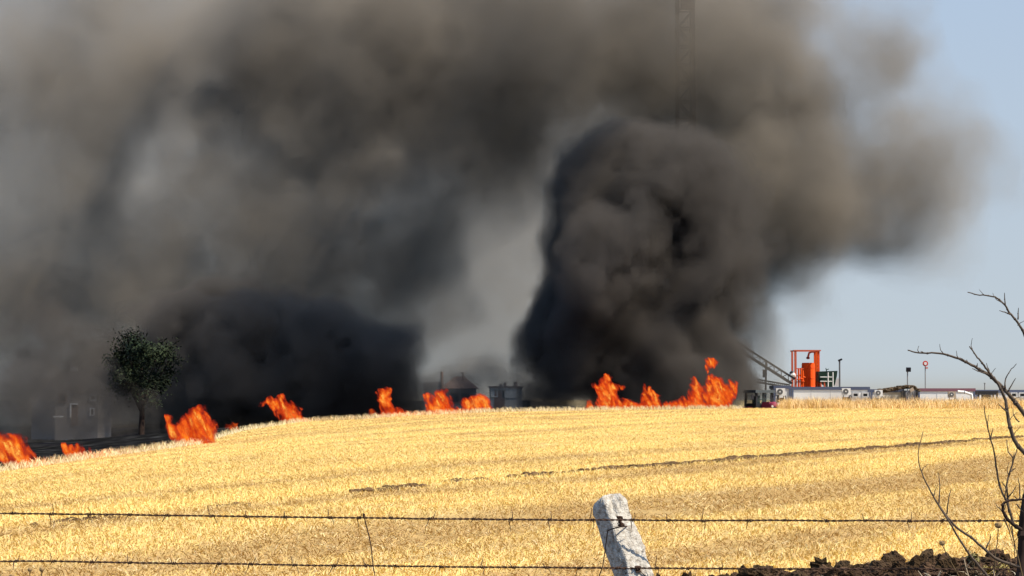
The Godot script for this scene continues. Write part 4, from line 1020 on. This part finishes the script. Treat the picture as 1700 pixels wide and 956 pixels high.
func build_flames():
	# label, distance past the fire line, strokes of (px, py, radius px) from the foot up
	var list := [
		["leaning orange flame at the left end of the fire line", [[[46, 778, 10], [34, 758, 16], [22, 742, 17], [4, 733, 13], [-14, 728, 10]], [[20, 772, 9], [10, 750, 12]]]],
		["small low flame second along the fire line, leaning over black ground", [[[150, 763, 7], [137, 754, 11], [122, 747, 9], [111, 741, 5]], [[137, 752, 7], [140, 739, 4]]]],
		["rounded tall flame with a red wisp trailing off its left side", [[[318, 735, 20], [326, 715, 24], [328, 698, 18], [325, 690, 12]], [[343, 733, 11], [346, 712, 9]], [[302, 730, 9], [290, 712, 6], [281, 700, 5], [277, 690, 5]]]],
		["tiny faint flame on the edge just right of the rounded tall flame", [[[392, 713, 4], [383, 710, 4.5], [376, 712, 3.5]], [[385, 710, 3], [386, 704, 2]]]],
		["slanting flame whose thin red tip bends left over the stubble", [[[502, 699, 7], [488, 691, 12], [473, 679, 11], [460, 670, 8]], [[462, 669, 5], [448, 665, 6], [437, 668, 4]], [[463, 667, 4], [467, 659, 5]]]],
		["upright narrow flame with a curled head in the middle of the fire line", [[[662, 693, 12], [650, 688, 13], [645, 675, 9], [640, 664, 8], [634, 658, 8], [645, 651, 6]], [[668, 692, 8], [660, 684, 6]], [[640, 665, 6], [628, 664, 4]]]],
		["faint dim red flame left of the curled upright flame", [[[618, 694, 6], [619, 686, 4], [620, 680, 3]]]],
		["broad orange flame with a ragged pink tip left of the arched flame", [[[728, 684, 14], [730, 672, 16], [733, 660, 9]], [[715, 682, 9], [712, 668, 6], [704, 658, 5]], [[745, 684, 8], [757, 683, 6], [765, 681, 4]], [[737, 664, 7], [735, 655, 4]]]],
		["low arched orange flame in front of the pale low house", [[[772, 683, 7], [776, 672, 8], [786, 664, 7], [798, 664, 7], [808, 670, 8], [814, 682, 6]], [[794, 683, 10], [795, 672, 9]]]],
		["tall forked flame at the left of the big blaze under the black plume", [[[1010, 677, 14], [1005, 660, 14], [1003, 645, 12], [1006, 632, 8], [1004, 624, 4]], [[1003, 646, 10], [992, 641, 7]], [[1012, 645, 9], [1027, 643, 5]], [[1030, 675, 10], [1045, 674, 9], [1056, 676, 6]], [[976, 677, 7], [978, 668, 4]]]],
		["twin pointed flame between the two big flames", [[[1090, 677, 8], [1104, 676, 7], [1124, 676, 8]], [[1040, 677, 7], [1064, 677, 8]], [[1074, 676, 12], [1073, 660, 8], [1070, 650, 5], [1067, 640, 3]], [[1086, 676, 8], [1087, 662, 6], [1080, 645, 4]]]],
		["largest flame at the right end of the blaze beside the tractor", [[[1195, 675, 16], [1194, 655, 16], [1186, 640, 11], [1181, 630, 7]], [[1205, 660, 12], [1211, 645, 9], [1217, 636, 6]], [[1168, 676, 11], [1150, 674, 12], [1132, 673, 10], [1118, 675, 7]], [[1155, 668, 12], [1158, 650, 10], [1152, 632, 5]], [[1178, 662, 10], [1176, 645, 6]]]],
		["detached square tuft of flame floating above the largest flame", [[[1176, 609, 6], [1181, 603, 8], [1183, 601, 7]], [[1179, 613, 2.5], [1177, 620, 1.6]]]]]
	var n := 0
	for q: Array in list:
		n += 1
		var strokes: Array = q[1]
		var foot: Array = strokes[0][0]
		var d := fire_at((foot[0] - 850.0) / F) + 0.6
		if n >= 9: d = 123.2
		if n == 11: foot = [1074, 676, 12]
		if n == 7: d += 0.5
		var s := d / F
		var at := P(foot[0], foot[1], d)
		var t := thing("flame", q[0], "flame", at, "flames along the fire line")
		var lo := Vector3(1e9, 1e9, -0.9); var hi := Vector3(-1e9, -1e9, 0.9)
		var caps := []
		for st: Array in strokes:
			var prev = null
			for k: Array in st:
				var p := P(k[0], k[1], d) - at; var r: float = k[2] * s
				p.z = 0.25 * r * sin(k[0] * 0.7 + k[1])
				lo.x = minf(lo.x, p.x - r * 1.9); lo.y = minf(lo.y, p.y - r * 1.2); hi.x = maxf(hi.x, p.x + r * 1.9); hi.y = maxf(hi.y, p.y + r * 2.0)
				lo.z = minf(lo.z, -r * 1.5); hi.z = maxf(hi.z, r * 1.5)
				if prev != null: caps.append([prev[0], prev[1], p, r])
				prev = [p, r]
		var c := 0.045 if n != 13 else 0.032
		var dim := Vector3i(int((hi.x - lo.x) / c) + 2, int((hi.y - lo.y) / c) + 2, int((hi.z - lo.z) / c) + 2)
		var f := PackedFloat32Array(); f.resize(dim.x * dim.y * dim.z); f.fill(-1.0)
		var sd := n * 31.7
		for z in range(1, dim.z - 1):
			for y in range(1, dim.y - 1):
				for x in range(1, dim.x - 1):
					var p := lo + Vector3(x, y, z) * c
					var w := Vector3(nz.get_noise_3d(p.x * 1.1, p.y * 0.9 + sd, p.z), nz.get_noise_3d(p.x * 1.1 + 50, p.y * 0.9 + sd, p.z) * 0.6, 0) * 0.34
					var g := p + w
					var best := -1.0
					for k: Array in caps:
						var a: Vector3 = k[0]; var b: Vector3 = k[2]
						var ab := b - a
						var h := clampf((g - a).dot(ab) / maxf(ab.length_squared(), 1e-5), 0, 1)
						var dv := g - a - ab * h
						dv.z *= 0.8
						best = maxf(best, 1.0 - dv.length() / lerpf(k[1], k[3], h))
					if best > -0.5:
						f[(z * dim.y + y) * dim.x + x] = best * 0.9 + 0.06 + 0.8 * nz.get_noise_3d((p.x + p.y * 0.45) * 2.6, p.y * 1.3 - sd, p.z * 2.2) + 0.85 * nz.get_noise_3d((p.x + p.y * 0.45) * 6.5, p.y * 2.6 - sd, p.z * 5.0)
					else: f[(z * dim.y + y) * dim.x + x] = -1.0
		var dim_fire := n == 7 or n == 4
		var lv := [[-0.16, "haze", Color(0.22, 0.016, 0.012), Color(0.32, 0.028, 0.014), 0.05], [-0.04, "fringe", Color(0.28, 0.018, 0.010), Color(0.46, 0.036, 0.012), 0.10], [0.12, "tongue", Color(0.40, 0.022, 0.006), Color(0.68, 0.075, 0.010), 0.17], [0.30, "flare", Color(0.46, 0.028, 0.005), Color(0.80, 0.14, 0.012), 0.24], [0.50, "body", Color(0.50, 0.045, 0.004), Color(0.95, 0.28, 0.022), 0.32], [0.75, "core", Color(0.60, 0.075, 0.006), Color(1.2, 0.66, 0.12), 0.40]]
		for k: Array in lv:
			if dim_fire and k[0] > 0.3: continue
			var got := nets(f, dim, lo, Vector3(c, c, c), k[0])
			var vs: PackedVector3Array = got[0]
			if (got[1] as PackedInt32Array).is_empty(): continue
			var cs := PackedColorArray()
			for p: Vector3 in vs:
				var e := clampf(0.42 + 2.1 * nz.get_noise_3d((p.x + p.y * 0.4) * 3.2 + sd, p.y * 1.1, p.z * 1.5), 0, 1)
				var cc := (k[2] as Color).lerp(k[3], e * e); cc.a = clampf(k[4] * (0.35 + 1.3 * e) * (0.35 if dim_fire else 1.0), 0, 1)
				cs.append(cc)
			var ar := []; ar.resize(Mesh.ARRAY_MAX); ar[Mesh.ARRAY_VERTEX] = vs; ar[Mesh.ARRAY_INDEX] = got[1]; ar[Mesh.ARRAY_COLOR] = cs
			var am := ArrayMesh.new(); am.add_surface_from_arrays(Mesh.PRIMITIVE_TRIANGLES, ar)
			put("flame_" + k[1], am, flame_mat("flame"), t)
		if dim_fire or n == 13: continue
		var lamp := OmniLight3D.new(); lamp.name = "fire_glow_%03d" % n; lamp.light_color = Color(1.0, 0.45, 0.15); lamp.light_energy = 1.2; lamp.light_size = 0.5; lamp.omni_range = 25.0; lamp.omni_attenuation = 2.0; lamp.shadow_enabled = true
		lamp.position = at + Vector3(0, 0.9, 1.2); add_child(lamp)

# ---------------------------------------------------------------- smoke
func density(blobs: Array, D: float, lo: Vector3, n: Vector3i, c: Vector3, grain: float, amp: float, warp: float, bias: float, salt: float) -> PackedFloat32Array:
	var f := PackedFloat32Array(); f.resize(n.x * n.y * n.z)
	var bl := []
	for k: Array in blobs:
		bl.append([(k[0] - 850) / F * D, EYE + (655 - k[1]) / F * D, -D + k[4], 1.0 / (k[2] / F * D) ** 2, 1.0 / (k[3] / F * D) ** 2, 1.0 / k[5] ** 2, k[6]])
	for z in range(1, n.z - 1):
		for y in range(1, n.y - 1):
			for x in range(1, n.x - 1):
				var p := lo + Vector3(x, y, z) * c
				var q := p * 0.07
				var wx := p.x + warp * nz.get_noise_3d(q.x, q.y + salt, q.z + 30.0); var wy := p.y + warp * nz.get_noise_3d(q.x, q.y + 20.0 + salt, q.z)
				var b := 0.0
				for k: Array in bl:
					var dx: float = wx - k[0]; var dy: float = wy - k[1]; var dz: float = p.z - k[2]
					var t: float = 1.0 - (dx * dx * k[3] + dy * dy * k[4] + dz * dz * k[5])
					if t > 0.0: b += k[6] * t * t
				if b > 0.0:
					# curls: the noise is bent by a second, finer noise
					var g := p * grain
					var h := g * 1.7
					var u := 0.42 * tn.get_noise_3d(h.x, h.y + salt, h.z); var v := 0.42 * tn.get_noise_3d(h.x + 31.0, h.y + salt, h.z)
					f[(z * n.y + y) * n.x + x] = b * maxf(0.0, 1.0 + amp * sn.get_noise_3d(g.x + u, g.y + salt + v, g.z)) - bias
	return f

func smoke_layers(root: Node, f: PackedFloat32Array, n: Vector3i, lo: Vector3, c: Vector3, levels: Array, per: float, tone: Color):
	for i in levels.size():
		var got := nets(f, n, lo, c, levels[i])
		if (got[1] as PackedInt32Array).is_empty(): continue
		var ar := []; ar.resize(Mesh.ARRAY_MAX); ar[Mesh.ARRAY_VERTEX] = got[0]; ar[Mesh.ARRAY_INDEX] = got[1]
		var am := ArrayMesh.new(); am.add_surface_from_arrays(Mesh.PRIMITIVE_TRIANGLES, ar)
		var fm := FogMaterial.new(); fm.resource_name = "smoke"
		fm.albedo = tone.linear_to_srgb()
		var down: float = levels[i - 1] if i > 0 else 0.0
		fm.density = (levels[i] - down) * per
		put("smoke_layer", am, fm, root)

func build_smoke():
	# px, py, radius across px, radius up px, metres nearer, radius in depth m, weight
	var brown := [
		[330, 180, 1000, 560, -2, 15, .30], [150, 90, 330, 200, 0, 13, .42], [480, 60, 300, 230, 0, 13, .62], [720, 50, 300, 240, 0, 13, .85], [960, 60, 300, 260, 0, 13, .8], [1180, 60, 280, 250, 0, 13, .75],
		[345, 210, 90, 210, 4, 8, .65], [110, 300, 130, 160, 2, 9, .35], [520, 340, 260, 200, 0, 12, .35], [640, 300, 90, 70, 5, 6, .9], [760, 220, 230, 150, 0, 12, .5], [930, 200, 180, 150, 0, 12, .45],
		[40, 460, 300, 150, 0, 12, .75], [330, 540, 330, 120, 2, 10, .55], [330, 430, 230, 140, 0, 12, .55], [540, 460, 190, 130, 0, 12, .5], [800, 480, 190, 330, 0, 12, .22], [745, 500, 70, 50, 3, 6, .35], [790, 645, 170, 60, 6, 7, 1.0], [470, 560, 250, 100, 0, 10, .6], [640, 440, 140, 130, 0, 12, .32], [0, 620, 170, 110, 0, 11, .6],
		[1250, 230, 220, 190, 0, 12, 1.0], [1370, 320, 170, 170, 0, 11, .95], [1290, 400, 150, 130, 0, 10, 1.0], [1220, 520, 90, 150, 0, 9, .9], [1440, 260, 190, 200, 0, 10, .5], [1530, 340, 180, 260, 0, 10, .36], [1600, 260, 130, 170, 0, 9, .3], [1510, 100, 120, 110, 0, 8, .26], [1430, 90, 160, 130, 0, 10, .26], [1540, 140, 80, 80, 0, 7, .34], [255, 285, 85, 75, 0, 14, -.42], [60, 60, 130, 100, 0, 14, -.4], [450, 250, 110, 70, 0, 14, -.2], [810, 500, 170, 250, 0, 15, -.26], [1330, 90, 90, 60, 0, 12, -.3], [1215, 600, 40, 90, -4, 6, .3]]
	var soot := [
		[1000, 480, 140, 200, 0, 9, 1.1], [1080, 330, 190, 150, 0, 9, 1.0], [990, 470, 130, 120, 5, 7, .9], [1170, 450, 140, 180, -2, 9, .65], [1130, 600, 150, 130, 0, 8, 1.3], [965, 590, 75, 160, 0, 7, .9], [945, 430, 75, 120, 2, 6, 1.0], [935, 530, 60, 120, 2, 6, .9], [975, 330, 90, 80, 0, 7, .8], [1185, 600, 75, 120, -5, 5, 1.0], [1250, 330, 150, 120, -3, 8, .32], [1130, 260, 160, 90, -2, 8, .5],
		[400, 610, 230, 120, -2, 9, 1.0], [580, 620, 190, 130, -2, 9, .9], [690, 600, 80, 100, -3, 7, .45], [450, 530, 200, 70, 0, 8, .5], [60, 640, 420, 190, -4, 9, .28], [130, 655, 290, 120, 9, 5, .40], [260, 570, 360, 120, -5, 9, .32], [800, 650, 150, 60, -4, 7, .34], [520, 530, 260, 90, -3, 8, .30], [1010, 660, 130, 70, 0, 8, .7], [1140, 470, 90, 150, 0, 8, .7], [540, 690, 340, 70, -4, 9, .7]]
	var root := Node3D.new(); root.name = "smoke"; add_child(root); tag(root, "wide wall of brown and black smoke rising behind the fire line", "smoke", "", "stuff")
	# older smoke that drifts off behind, high over the houses
	var drift := [
		[250, 150, 620, 480, 0, 60, .5], [-250, 300, 500, 460, 0, 60, .5], [250, 420, 480, 230, 10, 55, .45], [700, 120, 420, 380, 0, 55, .5], [960, 160, 320, 400, 0, 50, .5], [820, 520, 380, 360, 0, 45, .72], [60, 620, 480, 230, 0, 45, .55], [520, 640, 420, 160, 0, 45, .35], [600, 240, 260, 180, 60, 24, 2.6], [1100, 235, 240, 170, 42, 22, 2.4], [300, -350, 700, 420, 0, 60, .6], [900, -300, 420, 420, 0, 55, .5]]
	var D := 240.0; var c := Vector3(3.5, 3.5, 3.5)
	var n := Vector3i(50, 34, 40); var lo := Vector3(-104, -6, -D - 62)
	smoke_layers(root, density(drift, D, lo, n, c, 0.03, 0.6, 22.0, 0.02, 50.0), n, lo, c, [.07, .17, .3, .45, .65, 1.0, 1.5, 2.1], 0.075, Color(0.66, 0.57, 0.45))
	D = 152.0; c = Vector3(0.64, 0.64, 1.2)
	n = Vector3i(144, 73, 28); lo = Vector3(-48, -4, -D - 16)
	smoke_layers(root, density(brown, D, lo, n, c, 0.15, 2.1, 6.0, 0.04, 0.0), n, lo, c, [.05, .11, .18, .28, .42, .62, .9, 1.25], 0.44, Color(0.57, 0.50, 0.41))
	D = 137.0; c = Vector3(0.5, 0.5, 0.85)
	n = Vector3i(114, 66, 29); lo = Vector3(-37, -5, -D - 12)
	smoke_layers(root, density(soot, D, lo, n, c, 0.27, 2.5, 4.0, 0.12, 90.0), n, lo, c, [.06, .14, .25, .4, .62, .95, 1.35], 1.6, Color(0.18, 0.162, 0.145))
	# the head of the plume, above the frame, leaning over the fire line
	D = 130.0; c = Vector3(1.6, 1.6, 1.6)
	n = Vector3i(30, 15, 25); lo = Vector3(-16, 23, -D - 20)
	smoke_layers(root, density([[1040, -270, 380, 190, 0, 17, 1.0], [1150, -200, 260, 150, -8, 12, .8]], D, lo, n, c, 0.12, 1.3, 5.0, 0.05, 40.0), n, lo, c, [.1, .3, .6, 1.0], 0.5, Color(0.45, 0.38, 0.295))
